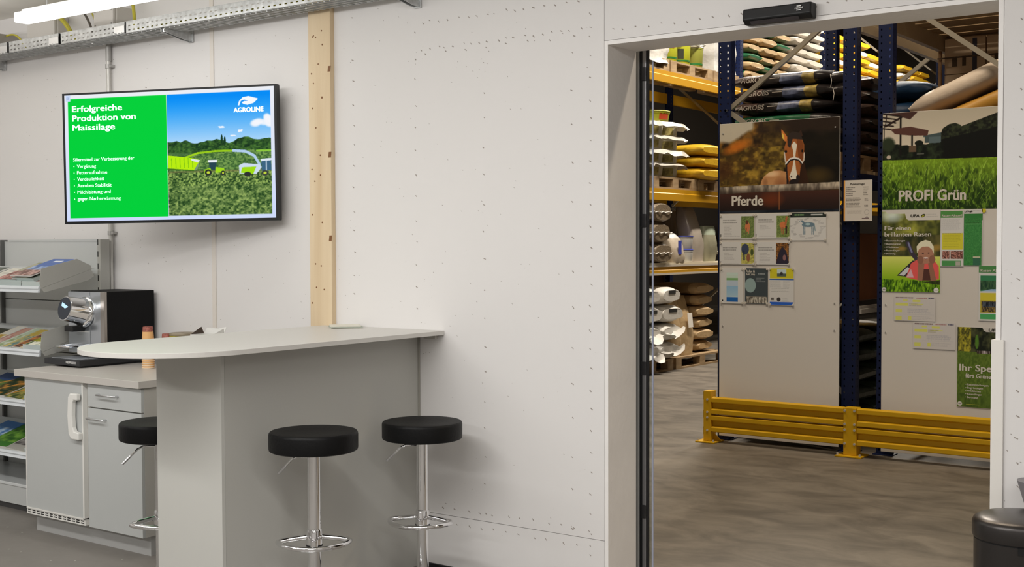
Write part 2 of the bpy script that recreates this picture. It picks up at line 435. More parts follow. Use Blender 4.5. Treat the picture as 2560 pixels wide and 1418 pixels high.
for x0, z0, x1, z1 in ((-8.5, .06, -5.321, 3.0), (-5.319, .06, -4.471, 3.0), (-4.469, .262 + g, DX0 - .0195, 3.0), (-4.469, .02, DX0 - .0195, .262 - g),
                       (DX0 - .0175, DZ + .0195, DX1 + .0175, 3.0), (DX1 + .0195, .02, 4, 3.0)):
    obj('wall_panel', MB().box(x0, 4.5, z0, x1, 4.5139, z1), WALL, wb)
# staple marks left in the boards: rows along the studs and round the doorway
sm = MB(); rs = random.Random(3)
def mark(x, z, s=1.0):
    a = rs.uniform(-.9, -.3); L = rs.uniform(.0035, .007) * s; w = rs.uniform(.0013, .0026) * s
    sm.obox((x, 4.4998, z), (math.cos(a) * L, 0, math.sin(a) * L), (0, .0006, 0), (-math.sin(a) * w, 0, math.cos(a) * w))
def col_marks(x, z0, z1, st, j=.012):
    z = z0
    while z < z1: mark(x + rs.uniform(-j, j) * .4, z + rs.uniform(-j, j)); z += st
def row_marks(z, x0, x1, st, j=.012):
    x = x0
    while x < x1: mark(x + rs.uniform(-j, j), z + rs.uniform(-j, j) * .5); x += st
col_marks(-4.267, 1.3, 2.9, .105); col_marks(-3.861, .9, 2.62, .11); col_marks(-3.45, .3, 2.45, .13); col_marks(-2.87, .1, 2.9, .09); col_marks(-2.965, .3, 2.45, .16)
col_marks(-1.105, .2, 2.9, .082); col_marks(-1.03, .2, 2.9, .13); col_marks(-5.05, 1.3, 2.7, .2); col_marks(-5.9, 1.2, 2.5, .25)
row_marks(2.474, -3.82, -2.83, .05); row_marks(2.60, -3.82, -1.2, .055); row_marks(2.455, -2.76, -1.2, .06); row_marks(2.45, -3.8, -2.85, .12); row_marks(.30, -3.7, -2.85, .075); row_marks(.225, -3.7, -2.85, .075)
for k in range(420): mark(rs.uniform(-7.2, -2.85), rs.uniform(.3, 2.75), .45)
for k in range(60): mark(rs.uniform(-1.15, -.9), rs.uniform(.3, 2.8), .5)
tag(obj('staple_marks', sm, mat('staple_mark', (.34, .30, .27), .7), wb), kind='stuff')
# lining of the doorway
ln = struct('trim_1', MB().box(DX0 - .018, 4.499, 0, DX0, 4.735, DZ + .018), LINING, bevel=.001)
struct('trim_2', MB().box(DX0, 4.499, DZ, DX1, 4.735, DZ + .018), LINING, bevel=.001)
struct('trim_3', MB().box(DX1, 4.499, 0, DX1 + .018, 4.735, DZ + .018), LINING, bevel=.001)
struct('trim_4', MB().box(DX1 - .012, 4.490, .0, DX1 + .030, 4.4985, 1.206).box(DX1 - .012, 4.4985, .0, DX1 - .0005, 4.54, 1.206), mat('corner_guard', (.83, .80, .75), .45), bevel=.001)
struct('trim_5', MB().box(-5.335, 4.494, .06, -5.305, 4.4995, 3.0), mat('joint_strip', (.76, .71, .65), .5))
struct('baseboard_back', MB().box(-3.84, 4.487, 0, DX0 - .02, 4.4995, .02), RUBBER)
struct('baseboard_left', MB().box(-8.5, 4.487, 0, -6.3, 4.4995, .06), RUBBER)
# timber post set against the wall
pst = thing('timber_post', 'pale knotty timber post running up the white wall beside the television', 'post', (-4.473, 4.485, 0))
obj('shaft', MB().box(-4.55, 4.47, 0, -4.396, 4.4995, 2.995), PINE, pst, bevel=.0015)
kn = [(-4.52, 2.60), (-4.512, 2.605), (-4.497, 2.595), (-4.455, 2.625), (-4.45, 2.555), (-4.48, 2.46), (-4.528, 2.415), (-4.515, 2.365), (-4.455, 2.29), (-4.522, 2.24),
      (-4.5, 2.14), (-4.47, 2.0), (-4.53, 1.93), (-4.51, 1.87), (-4.47, 1.9), (-4.53, 1.70), (-4.46, 1.66), (-4.51, 1.45), (-4.47, 1.44), (-4.505, 1.33), (-4.45, 1.32), (-4.535, 1.25)]
for i, (x, z) in enumerate(kn):
    obj('knot', MB().cyl((x, 4.4705, z), (x, 4.4692, z), .0045 if i != 8 else .006, n=10), KNOT, pst)
for z in (2.43, 2.0, 1.58):
    obj('knot', MB().obox((-4.403, 4.4697, z), (.009, 0, 0), (0, .0006, 0), (.002, 0, .014)), KNOT, pst)

# ------------------------------------------------------------------ sliding door, parked behind the wall
dr = thing('door_1', 'aluminium framed glass sliding door parked behind the white wall', 'door', (DX0, 4.78, 0)); dr['kind'] = 'structure'
del dr['category']; del dr['label']
obj('frame', MB().box(-2.84, 4.780, 0, -2.7935, 4.79, 2.44), mat('frame_grey', (.47, .47, .455), .45), dr, bevel=.002)
obj('seal', MB().box(-2.793, 4.785, 0, -2.7775, 4.79, 2.44), RUBBER, dr)
obj('stile', MB().box(-2.777, 4.780, .01, -2.7585, 4.79, 2.44), mat('grey_anodised', (.30, .30, .31), .35, .6), dr, bevel=.002)
obj('seal', MB().box(-2.758, 4.783, .01, -2.7455, 4.79, 2.44), RUBBER, dr)
GLASS = mat('door_glass', (.85, .93, .95), .02, trans=1.0)
obj('glass_pane', MB().box(-3.7, 4.80, .02, -2.7385, 4.808, 2.36), GLASS, dr)
obj('glass_edge', MB().box(-2.7384, 4.7995, .02, -2.734, 4.8085, 2.36), mat('polished_glass_edge', (.62, .70, .95), .25, .2), dr)  # bluish white colour stands in for the light reflected along the edge
for z in (2.30, 1.65, .99, .345):
    obj('clip', MB().box(-2.778, 4.7745, z - .03, -2.757, 4.7799, z + .03), mat('clip_metal', (.06, .06, .065), .35, .7), dr, bevel=.002)

# motion sensor over the doorway
ms = thing('door_sensor', 'black rectangular motion sensor fixed above the doorway', 'sensor', (-1.99, 4.5, 2.40))
obj('housing', MB().prism([(-2.131, 4.4985, 2.402), (-2.131, 4.462, 2.402), (-2.131, 4.440, 2.418), (-2.131, 4.446, 2.462), (-2.131, 4.4985, 2.462)], (.282, 0, 0)), BLACKP, ms, bevel=.006, seg=3)
obj('lens', MB().prism([(-2.10, 4.458, 2.4015), (-2.10, 4.443, 2.4125), (-2.10, 4.446, 2.413), (-2.10, 4.460, 2.403)], (.20, 0, 0)), mat('sensor_lens', (.03, .025, .03), .08), ms)
sp = Plane((-1.99, 4.4407, 2.44), (1, 0, 0), (0, .14, 1))
letter('record', sp, .078, -.003, .008, INKW, ms, width=.032, bold=.02, d=.002)
obj('print_line', MB().obox(sp.p(.094, .0085, .002), (.009, 0, 0), (0, .0002, 0), (0, 0, .0016)), INKW, ms)
obj('print_line', MB().obox(sp.p(.094, -.0075, .002), (.009, 0, 0), (0, .0002, 0), (0, 0, .0016)), INKW, ms)

# ------------------------------------------------------------------ television
tvc = (-5.292, 4.172, 2.018)
TV = thing('television', 'large flat television on the wall showing a green slide about maize silage', 'television', tvc)
TP = Plane(tvc, (.924, .383, .010), (-.010, -.003, 1.0))
def tvbox(x0, z0, x1, z1, d0, d1):
    b = MB(); b.obox(TP.p((x0 + x1) / 2, (z0 + z1) / 2, (d0 + d1) / 2), TP.r * (x1 - x0) / 2, TP.u * (z1 - z0) / 2, TP.n * (d1 - d0) / 2); return b
WT, HT = .62, .350
fr = MB()
for a in ((-WT, HT - .010, WT, HT), (-WT, -HT, WT, -HT + .014), (-WT, -HT + .014, -WT + .011, HT - .010), (WT - .013, -HT + .014, WT, HT - .010)):
    fr.obox(TP.p((a[0] + a[2]) / 2, (a[1] + a[3]) / 2, -.02), TP.r * (a[2] - a[0]) / 2, TP.u * (a[3] - a[1]) / 2, TP.n * .02)
obj('frame', fr, mat('tv_bezel', (.006, .007, .008), .4, spec=.3), TV)
obj('back_cover', tvbox(-WT + .004, -HT + .004, WT - .004, HT - .004, -.052, -.0405), BLACKP, TV)
obj('wall_mount', MB().box(-5.36, 4.24, 1.93, -5.16, 4.4935, 2.10), BLACKP, TV)
scr = obj('screen', tvbox(-WT + .011, -HT + .014, WT - .013, HT - .010, -.039, -.004), BLACKP, TV)
cv = Canvas(-WT + .011, WT - .013, -HT + .014, HT - .010, 540, (222, 230, 250))
cv.vgrad(cv.allm(), -.34, .34, (206, 218, 250), (236, 238, 244))
cv.rect(-.588, -.318, -.005, .319, (0, 208, 58))
cv.rect(-.600, .305, -.572, .338, (200, 216, 246)); cv.rect(-.594, .316, -.582, .328, (150, 170, 205)); cv.rect(-.591, .319, -.585, .325, (200, 216, 246))
ph = (cv.X > -.003) & (cv.X < .584) & (cv.Z > -.315) & (cv.Z < .319)
cv.vgrad(ph, .03, .30, (196, 224, 250), (0, 140, 246))
def cloud(cx, cz, rx, rz, a=.9):
    for k in range(7):
        q = random.Random(k + int(cx * 1000)); x = cx + q.uniform(-.8, .8) * rx; z = cz + q.uniform(-.4, .5) * rz
        m = ((cv.X - x) / (rx * .5)) ** 2 + ((cv.Z - z) / (rz * .6)) ** 2
        cv.mask(np.clip(1.25 - m, 0, 1) * ph, (244, 246, 252), a)
cloud(.545, .150, .06, .028); cloud(.575, .172, .04, .03); cloud(.31, .139, .018, .006); cloud(.412, .117, .014, .009); cloud(.374, .093, .014, .005)
tr = ph & (cv.Z < .045 + .040 * noise2(cv.X.shape, 24, 1, 5, 2) + .012 * np.clip(1 - ((cv.X - .44) / .09) ** 2, 0, 1)) & (cv.Z > -.02)
cv.noise(tr, 40, 40, 9, (18, 46, 26), (70, 118, 50), lo=.33, hi=.72); cv.noise(tr, 110, 90, 19, (24, 54, 30), (90, 136, 56), .5, octv=2, lo=.3, hi=.75)
for x, h in ((.308, .097), (.325, .086)): cv.ell(x, h - .02, .006, .024, (26, 60, 34))
cv.noise(ph & (cv.Z < .012 - .006 * np.sin(cv.X * 9)), 130, 110, 12, (56, 96, 48), (118, 156, 80), octv=2)
cv.rect(.50, .006, .584, .016, (140, 200, 60)); cv.rect(.0, -.004, .12, .012, (70, 108, 62), .7)
f = ph & (cv.Z < -.088 + .006 * np.sin(cv.X * 40)); cv.noise(f, 150, 110, 21, (36, 66, 30), (156, 184, 96), octv=2, lo=.28, hi=.74)
cv.noise(f & (cv.Z < -.16), 84, 60, 22, (34, 66, 30), (158, 182, 104), .6, octv=2, lo=.3, hi=.72)
cv.rect(.0, -.092, .584, -.082, (120, 112, 70), .6)
cv.line([(.10, -.012), (.17, .008), (.27, .016), (.372, .016)], .010, (170, 222, 24), .85)
cv.line([(.372, .016), (.44, .010), (.49, -.014), (.518, -.060)], .014, (178, 206, 236))
cv.poly([(-.003, .001), (.14, -.016), (.183, -.028), (.146, -.080), (-.003, -.066)], (184, 236, 16))
for k in range(6): cv.line([(.018 + k * .024, -.016), (.020 + k * .024, -.066)], .004, (120, 190, 20))
cv.line([(-.003, -.070), (.146, -.082)], .006, (60, 110, 30)); cv.poly([(.13, -.020), (.183, -.028), (.170, -.040), (.135, -.030)], (220, 228, 236)); cv.poly([(.183, -.028), (.165, -.078), (.146, -.080)], (120, 150, 120))
cv.poly([(.232, -.036), (.274, -.036), (.276, -.080), (.236, -.080)], (40, 70, 80)); cv.poly([(.226, -.030), (.280, -.030), (.278, -.042), (.228, -.042)], (236, 240, 246))
cv.poly([(.270, -.066), (.318, -.074), (.326, -.096), (.268, -.096)], (160, 216, 30)); cv.poly([(.208, -.078), (.240, -.070), (.250, -.096), (.204, -.098)], (150, 206, 30))
cv.ell(.228, -.094, .020, .016, (40, 46, 44)); cv.ell(.228, -.094, .009, .007, (200, 220, 60)); cv.ell(.312, -.098, .014, .012, (40, 46, 44)); cv.ell(.312, -.098, .006, .005, (200, 220, 60))
cv.poly([(.402, -.062), (.430, -.050), (.520, -.060), (.530, -.074), (.500, -.108), (.405, -.104)], (205, 220, 240)); cv.poly([(.420, -.072), (.500, -.070), (.482, -.108), (.412, -.100)], (160, 220, 20))
cv.poly([(.528, -.038), (.582, -.034), (.584, -.090), (.530, -.094)], (60, 100, 130)); cv.poly([(.524, -.032), (.584, -.028), (.584, -.040), (.526, -.044)], (222, 232, 244)); cv.line([(.556, -.04), (.556, -.09)], .005, (210, 224, 240))
cv.ell(.450, -.108, .020, .012, (44, 48, 46)); cv.ell(.548, -.104, .020, .014, (60, 66, 60)); cv.ell(.548, -.104, .009, .006, (196, 216, 60))
cv.poly([(.403, .247), (.410, .270), (.430, .288), (.462, .293), (.512, .280), (.515, .276), (.490, .256), (.455, .248), (.432, .254), (.424, .262), (.440, .268), (.462, .268), (.438, .276), (.420, .270), (.411, .247)], (248, 250, 254))
SCREENM = mat_print('screen_picture', emit=1.0)
print_mesh('slide_picture', cv, TP, SCREENM, scr, -.0035)
TXM = mat('screen_text', rgb(205, 250, 225), emit=1.0)
for s, x, z, c, w, bo in (('Erfolgreiche', -.564, .250, .031, .300, .022), ('Produktion von', -.564, .200, .031, .379, .022), ('Maissilage', -.564, .150, .031, .256, .022),
                      ('Siliermittel zur Verbesserung der', -.564, -.014, .0175, .365, .004), ('Vergärung', -.542, -.050, .0175, .115, .004), ('Futteraufnahme', -.542, -.084, .0175, .181, .004),
                      ('Verdaulichkeit', -.542, -.118, .0175, .162, .004), ('Aeroben Stabilität', -.542, -.153, .0175, .205, .004), ('Milchleistung und', -.542, -.188, .0175, .199, .004), ('gegen Nacherwärmung', -.542, -.224, .0175, .258, .004)):
    letter(s, TP, x, z, c, TXM, scr, width=w, bold=bo, d=-.0028)
for z in (-.042, -.076, -.110, -.145, -.180, -.216):
    obj('bullet', MB().cyl(TP.p(-.560, z, -.0034), TP.p(-.560, z, -.0028), .0028, n=8), TXM, scr)
letter('AGROLINE', TP, .379, .213, .023, mat('screen_white', (.95, .97, 1), emit=1.0), scr, width=.168, bold=.03, d=-.0028)

# ------------------------------------------------------------------ cable tray with cables and boxes
TRY0, TRY1, TRZ = 4.288, 4.460, 2.726
ct = thing('cable_tray', 'perforated galvanised cable tray hung along the top of the wall', 'cable tray', (-5.3, 4.38, TRZ))
def us_list(x0, x1, pitch, slot):
    u = []; x = x0
    while x < x1: u += [x, x + pitch - slot]; x += pitch
    return u + [x1]
segs = [(-8.0, -6.955), (-6.945, -6.420), (-6.412, -5.798), (-5.790, -2.6)]
for a, b in segs:
    us = us_list(0, b - a, .040, .017)
    obj('side_rail', MB().perforated((a, TRY0, TRZ), (1, 0, 0), (0, 0, 1), us, [0, .011, .018, .035, .042, .063], lambda i, j: i % 2 == 1 and j in (1, 3)), GALV, ct)
    us = us_list(0, b - a, .040, .022)
    obj('tray_bottom', MB().perforated((a, TRY0, TRZ), (1, 0, 0), (0, 1, 0), us, [0, .022, .078, .104, .160, TRY1 - TRY0], lambda i, j: i % 2 == 1 and j in (1, 3)), GALV, ct)
    rb = MB(); x = a + .012
    while x < b - .02: rb.obox((x, (TRY0 + TRY1) / 2, TRZ - .003), (.004, 0, 0), (.012, .072, 0), (0, 0, .003)); x += .040
    tag(obj('rib', rb, GALV, ct), kind='stuff')
    obj('rear_rail', MB().perforated((a, TRY1, TRZ), (1, 0, 0), (0, 0, 1), us_list(0, b - a, .04, .017), [0, .011, .018, .035, .042, .063], lambda i, j: i % 2 == 1 and j in (1, 3)), GALV, ct)
    obj('rail_lip', MB().box(a, TRY0 - .001, TRZ + .061, b, TRY0 + .012, TRZ + .064), GALV, ct)
BRIGHT = mat('bright_zinc', (.80, .80, .80), .3, .6)
for x in (-6.948, -6.416, -5.794):
    obj('joint_plate', MB().box(x - .10, TRY0 - .004, TRZ + .004, x - .006, TRY0 - .001, TRZ + .044), BRIGHT, ct, bevel=.001)
    obj('joint_gap', MB().box(x - .003, TRY0 - .003, TRZ - .001, x + .004, TRY0 + .006, TRZ + .063), DARKGAP, ct)
    for dx in (-.09, -.06, -.03): obj('bolt', MB().cyl((x + dx, TRY0 - .004, TRZ + .004), (x + dx, TRY0 - .010, TRZ + .004), .005, n=8), BRIGHT, ct)
for x in (-7.34, -5.504, -3.854):
    obj('bracket', MB().prism([(x, 4.30, TRZ - .007), (x, 4.488, TRZ - .007), (x, 4.488, TRZ - .050), (x, 4.45, TRZ - .050), (x, 4.30, TRZ - .020)], (.004, 0, 0)), GALV, ct)
    obj('bracket', MB().prism([(x + .026, 4.30, TRZ - .007), (x + .026, 4.488, TRZ - .007), (x + .026, 4.488, TRZ - .050), (x + .026, 4.45, TRZ - .050), (x + .026, 4.30, TRZ - .020)], (.004, 0, 0)), GALV, ct)
    obj('foot_plate', MB().box(x - .006, 4.488, TRZ - .056, x + .036, 4.4975, TRZ + .010), GALV, ct, bevel=.001)
    obj('bolt', MB().cyl((x + .015, 4.488, TRZ - .036), (x + .015, 4.478, TRZ - .036), .007, n=6), BRIGHT, ct)
    obj('bolt', MB().cyl((x + .015, 4.312, TRZ - .004), (x + .015, 4.312, TRZ - .022), .008, n=6), BRIGHT, ct)
for x in (-6.2, -5.2, -4.9, -4.72, -4.45): obj('bolt', MB().cyl((x, 4.36, TRZ - .002), (x, 4.36, TRZ - .010), .006, n=6), BRIGHT, ct)
for lab, x0, x1, z0, z1, y0 in (('grey junction box above the cable tray, left of the other, half behind the lamp', -6.92, -6.63, 2.80, 2.935, 4.40), ('grey junction box above the cable tray, right of the other, under the lamp', -6.19, -6.00, 2.797, 2.915, 4.36)):
    jb = thing('junction_box', lab, 'junction box', ((x0 + x1) / 2, 4.5, z0))
    obj('body', MB().box(x0, y0 + .02, z0, x1, 4.4985, z1), GREYBOX, jb, bevel=.006)
    obj('lid', MB().box(x0 + .004, y0, z0 + .004, x1 - .004, y0 + .0195, z1 - .004), GREYBOX, jb, bevel=.004)
    for dx, dz in ((.02, .02), (.02, -.02), (-.02, .02), (-.02, -.02)):
        cx = x0 if dx > 0 else x1; cz = z0 if dz > 0 else z1
        obj('screw', MB().cyl((cx + dx, y0, cz + dz), (cx + dx, y0 - .003, cz + dz), .006, n=8), mat('screw_grey', (.42, .40, .37), .4), jb)
mb_ = thing('metal_outlet_box', 'small perforated metal bracket box above the far left end of the tray', 'box', (-7.26, 4.40, 2.79))
obj('body', MB().box(-7.36, 4.36, 2.791, -7.16, 4.4985, 2.875), mat('dull_metal', (.42, .40, .37), .45, .5), mb_, bevel=.003)
for z in (2.81, 2.835, 2.86): obj('rivet', MB().cyl((-7.18, 4.36, z), (-7.18, 4.356, z), .004, n=8), BRIGHT, mb_)
CABY = mat('yellow_green_cable', (.56, .50, .05), .5); CABG = mat('brown_cable', (.10, .085, .07), .5)
def arc(x0, y0, z0, x1, y1, z1, h, n=14):
    return [(x0 + (x1 - x0) * t, y0 + (y1 - y0) * t, z0 + (z1 - z0) * t + h * 4 * t * (1 - t) * (.6 + .4 * t)) for t in [i / n for i in range(n + 1)]]
for lab, pth, r, m in (('yellow green cable arching out of the tray at its far left end', arc(-7.2, 4.42, 2.86, -6.86, 4.36, 2.735, .07), .006, CABY),
                    ('thick pair of yellow green cables dropping into the tray behind the lamp', arc(-6.74, 4.47, 2.97, -6.36, 4.36, 2.735, .04), .014, CABY),
                    ('dark brown cable dropping into the tray left of the right junction box', arc(-6.50, 4.47, 2.985, -6.20, 4.38, 2.735, .05), .007, CABG),
                    ('thin yellow green cable rising behind the right junction box', arc(-6.34, 4.46, 2.92, -6.215, 4.42, 2.735, .03), .005, CABY),
                    ('yellow green cable dropping into the tray right of the junction boxes', arc(-5.98, 4.47, 2.985, -5.80, 4.36, 2.735, .05), .010, CABY)):
    tag(obj('cable', MB().tube(pth, r), m, loc=pth[-1], smooth=True), lab, 'cable')
ly = thing('cable_bundle', 'yellow green cables lying along inside the perforated tray', 'cable', (-4.8, 4.36, TRZ + .014))
for k, (y, z) in enumerate(((4.33, .012), (4.345, .012), (4.335, .026))):
    obj('cable', MB().tube([(-5.75 + i * .15, y + .006 * math.sin(i * 1.3 + k), TRZ + z + .003 * math.sin(i * 2 + k)) for i in range(21)], .006), CABY, ly, smooth=True)
# conduit
cp = thing('conduit_pipe', 'thin grey conduit pipe running down the wall behind the television', 'pipe', (-6.215, 4.475, 1.0))
obj('pipe', MB().cyl((-6.215, 4.478, .30), (-6.215, 4.478, 2.80), .0125, n=20), mat('conduit_grey', (.60, .585, .55), .35, .25), cp, smooth=True)
obj('socket', MB().cyl((-6.215, 4.4785, 2.63), (-6.215, 4.4785, 2.722), .0165, n=20), mat('conduit_socket', (.42, .41, .39), .4, .2), cp, smooth=True)
for z in (2.60, 1.62):
    obj('clip', MB().cyl((-6.215, 4.478, z - .012), (-6.215, 4.478, z + .012), .0185, n=16).box(-6.215, 4.468, z - .008, -6.182, 4.498, z + .008), mat('clip_grey', (.45, .44, .42), .4, .3), cp)

# batten lamp
lp = thing('batten_lamp', 'bright white linear batten lamp hanging below the ceiling in front of the tray', 'lamp', (-5.45, 3.905, 2.768))
obj('diffuser', MB().box(-6.195, 3.86, 2.768, -4.70, 3.95, 2.822), mat('lamp_diffuser', (1, .99, .97), emit=3.0), lp, bevel=.008, seg=3)
obj('gear_tray', MB().box(-6.17, 3.893, 2.8222, -4.72, 3.917, 2.840), WHITEP, lp)
for x in (-5.95, -4.95): obj('suspension', MB().cyl((x, 3.905, 2.8402), (x, 3.905, 2.9998), .004, n=8), STEEL, lp)

# ------------------------------------------------------------------ bar counter
BZ = 1.139
bc = thing('bar_counter', 'tall pale grey bar counter with a long rounded worktop against the wall', 'counter', (-4.05, 3.9, 0))
cx, ry = -4.071, .381
out = [(-3.690, 4.4985), (-4.392, 4.4985), (-4.392, 4.4685), (-4.452, 4.4685)]
for k in range(0, 41):
    t = PI + PI * k / 40; out.append((cx + ry * math.cos(t), 3.240 + .383 * math.sin(t)))
obj('tabletop', MB().prism([(x, y, BZ - .020) for x, y in out], (0, 0, .020)), LAMTOP, bc, bevel=.0012)
obj('front_column', MB().box(-4.253, 3.279, 0, -3.847, 3.297, BZ - .0205), mat('grey_laminate_lit', (.54, .535, .50), .45, spec=.3), bc, bevel=.0008)  # same laminate as the side panels, stronger front light put into its colour
obj('side_panel', MB().box(-3.865, 3.2975, 0, -3.847, 4.4985, BZ - .0205), LAM, bc)
obj('side_panel', MB().box(-4.253, 3.2975, 0, -4.235, 4.4985, BZ - .0205), LAM, bc)
obj('joint_profile', MB().box(-3.8468, 4.488, 0, -3.840, 4.4985, BZ - .021), mat('joint_grey', (.34, .33, .29), .5), bc)
obj('bracket', MB().box(-3.80, 4.478, BZ - .040, -3.73, 4.4985, BZ - .0205), mat('bracket_grey', (.5, .48, .44), .5), bc)
# leaflets on the bar
def cover(seed, w, h, base, tone, n=36):
    c = Canvas(0, w, 0, h, n, base); rr = random.Random(seed)
    c.noise(c.allm() & (c.Z < h * rr.uniform(.45, .7)), 5, 6, seed, tone, tuple(min(255, t * 1.5 + 30) for t in tone), .9)
    return c
PRINT = mat_print('printed_paper', .45)
mg = thing('leaflet_stack', 'small stack of pale folded leaflets on the back end of the bar', 'leaflets', (-4.22, 4.40, BZ))
LF = [(.205, .135, -4.225, 4.408, .22, .004, (206, 204, 190)), (.205, .135, -4.222, 4.404, .27, .0042, (170, 176, 164)), (.20, .13, -4.228, 4.408, .18, .004, (226, 222, 208))]
z = BZ + .0004
for i, (w, h, x, y, a, t, c) in enumerate(LF):
    ax = Vector((math.cos(a - .95), math.sin(a - .95), 0)); ay = Vector((-ax.y, ax.x, 0))
    obj('leaflet', MB().obox((x, y - .02, z + t / 2), ax * h / 2, ay * w / 2 * .75, (0, 0, t / 2)), mat('leaflet_%d' % i, rgb(*c), .6), mg); z += t + .0003

# ------------------------------------------------------------------ bar stools
def stool(label, x, y, zt, rot, lev, lean=0):
    t = thing('bar_stool', label, 'stool', (0, 0, 0), 'black bar stools')
    r = .18; h = .080
    prof = [(.0, zt - h), (.170, zt - h), (.178, zt - h + .004), (.180, zt - h + .012), (.180, zt - .014), (.1785, zt - .006), (.174, zt - .0015), (.160, zt), (.10, zt - .006), (.0, zt - .010)]
    obj('seat', MB().lathe(prof[1:-1], n=56), LEATHER, t, smooth=True)
    obj('seat_plate', MB().cyl((0, 0, zt - h - .006), (0, 0, zt - h - .0005), .11, n=32), BLACKP, t, smooth=True)
    obj('column', MB().cyl((0, 0, .045), (0, 0, zt - h - .006), .0265, n=40), CHROME, t, smooth=True)
    obj('base', MB().lathe([(.205, .0), (.207, .006), (.20, .012), (.12, .026), (.05, .040), (.034, .055)], n=56), CHROME, t, smooth=True)
    zr = zt - .445
    obj('collar', MB().lathe([(.0268, zr - .018), (.0325, zr - .018), (.0325, zr + .035), (.030, zr + .045), (.0268, zr + .045)], n=32).lathe([(.016, -.035), (.016, .02), (.012, .03)], (0, -.028, zr + .015), n=20), CHROME, t, smooth=True)
    obj('collar_ring', MB().cyl((0, 0, zr - .024), (0, 0, zr - .018), .0335, n=32), BLACKP, t)
    ring = []
    for k in range(33):                                            # D-shaped foot ring closed behind the column
        a = PI * 1.06 + (PI * .88) * k / 32; ring.append((.150 * math.cos(a), .02 + .185 * math.sin(a), zr))
    ring = [(-.030, .0, zr + .012), (-.10, -.003, zr + .004), (-.136, -.012, zr)] + ring[1:-1] + [(.136, -.012, zr), (.10, -.003, zr + .004), (.030, .0, zr + .012)]
    obj('foot_ring', MB().tube(ring, .0105, n=12), CHROME, t, smooth=True)
    a = lev - rot; d = Vector((math.cos(a), math.sin(a), 0)); zz = zt - h - .03
    pth = [d * .02 + Vector((0, 0, zz)), d * .075 + Vector((0, 0, zz)), d * .10 + Vector((0, 0, zz - .012)), d * .165 + Vector((0, 0, zz - .075))]
    obj('lever', MB().tube(pth, .0045, n=8), CHROME, t, smooth=True)
    obj('lever_grip', MB().cyl(pth[2] * .55 + pth[3] * .45, pth[3] * 1.0, .0055, n=10), STEEL, t, smooth=True)
    t.location = (x, y, 0); t.rotation_euler = (0, 0, rot)
    return t
VIEW = math.radians(36.2)
stool('black round bar stool right of the bar, nearest the camera, chrome column', -3.582, 3.53, .795, math.radians(43), math.radians(196))
stool('black round bar stool right of the bar, close to the wall', -3.567, 4.19, .758, math.radians(20), math.radians(205))
stool('black round bar stool mostly hidden behind the bar column, in front of the cabinet', -4.515, 3.50, .760, math.radians(70), math.radians(232))

# ------------------------------------------------------------------ fridge, cabinet, worktop
CY = 3.79
fg = thing('undercounter_fridge', 'grey fronted built-in fridge with white handle, left of the drawer cabinet', 'fridge', (-5.76, 4.0, 0))
obj('carcass', MB().box(-6.035, CY + .018, .10, -5.478, 4.36, .8435), CABSIDE, fg)
fd = obj('door', MB().box(-6.018, CY - .004, .140, -5.512, CY + .0175, .836), CAB, fg, bevel=.001)
obj('edge_profile', MB().box(-5.511, CY - .009, .134, -5.500, CY + .017, .836).box(-6.020, CY - .009, .132, -5.500, CY + .017, .1395).box(-6.024, CY - .006, .1395, -6.0185, CY + .017, .836).box(-6.024, CY - .006, .8365, -5.500, CY + .017, .8415), WHITEP, fd)
hp = [(-5.515, .785), (-5.575, .785), (-5.592, .765), (-5.600, .67), (-5.592, .575), (-5.570, .548), (-5.505, .548), (-5.505, .585), (-5.545, .590), (-5.556, .61), (-5.560, .67), (-5.556, .735), (-5.545, .752), (-5.515, .752)]
obj('handle', MB().prism([(x, CY - .036, zz) for x, zz in hp], (0, .026, 0)), WHITEP, fd, bevel=.005)
gr = obj('grille', MB().box(-6.022, CY - .004, .102, -5.500, CY + .016, .131), WHITEP, fg)
sl = MB()
for k in range(13):
    for zz in (.110, .121): sl.box(-6.012 + k * .0395, CY - .0048, zz, -6.012 + k * .0395 + .027, CY - .0041, zz + .0055)
obj('slots', sl, DARKGAP, gr)
cb = thing('drawer_cabinet', 'pale grey base cabinet with one drawer over a door, right of the fridge', 'cabinet', (-5.25, 4.0, 0))
obj('carcass', MB().box(-5.476, CY + .018, .10, -5.035, 4.36, .8435), CABSIDE, cb)
dw = obj('drawer_front', MB().box(-5.474, CY, .722, -5.036, CY + .0175, .840), CAB, cb, bevel=.001)
dd = obj('door', MB().box(-5.474, CY, .10, -5.036, CY + .0175, .715), CAB, cb, bevel=.001)
for par, xa, xb, zz in ((dw, -5.370, -5.217, .790), (dd, -5.455, -5.318, .664)):
    obj('handle', MB().tube([(xa, CY, zz), (xa, CY - .022, zz), (xa + .008, CY - .028, zz), (xb - .008, CY - .028, zz), (xb, CY - .022, zz), (xb, CY, zz)], .0045, n=8), STEEL, par, smooth=True)
tag(obj('plinth', MB().box(-6.025, 3.845, 0, -5.045, 4.36, .0995), mat('plinth_grey', (.44, .44, .43), .45), loc=(-5.5, 4.0, 0)), 'long grey plinth under the fridge and the drawer cabinet', 'plinth')
tag(obj('worktop', MB().box(-6.095, 3.765, .844, -5.022, 4.375, .880), mat('grey_worktop', (.56, .53, .49), .4), loc=(-5.55, 4.0, .844), bevel=.0015), 'pale grey worktop lying over the fridge and the drawer cabinet', 'worktop')

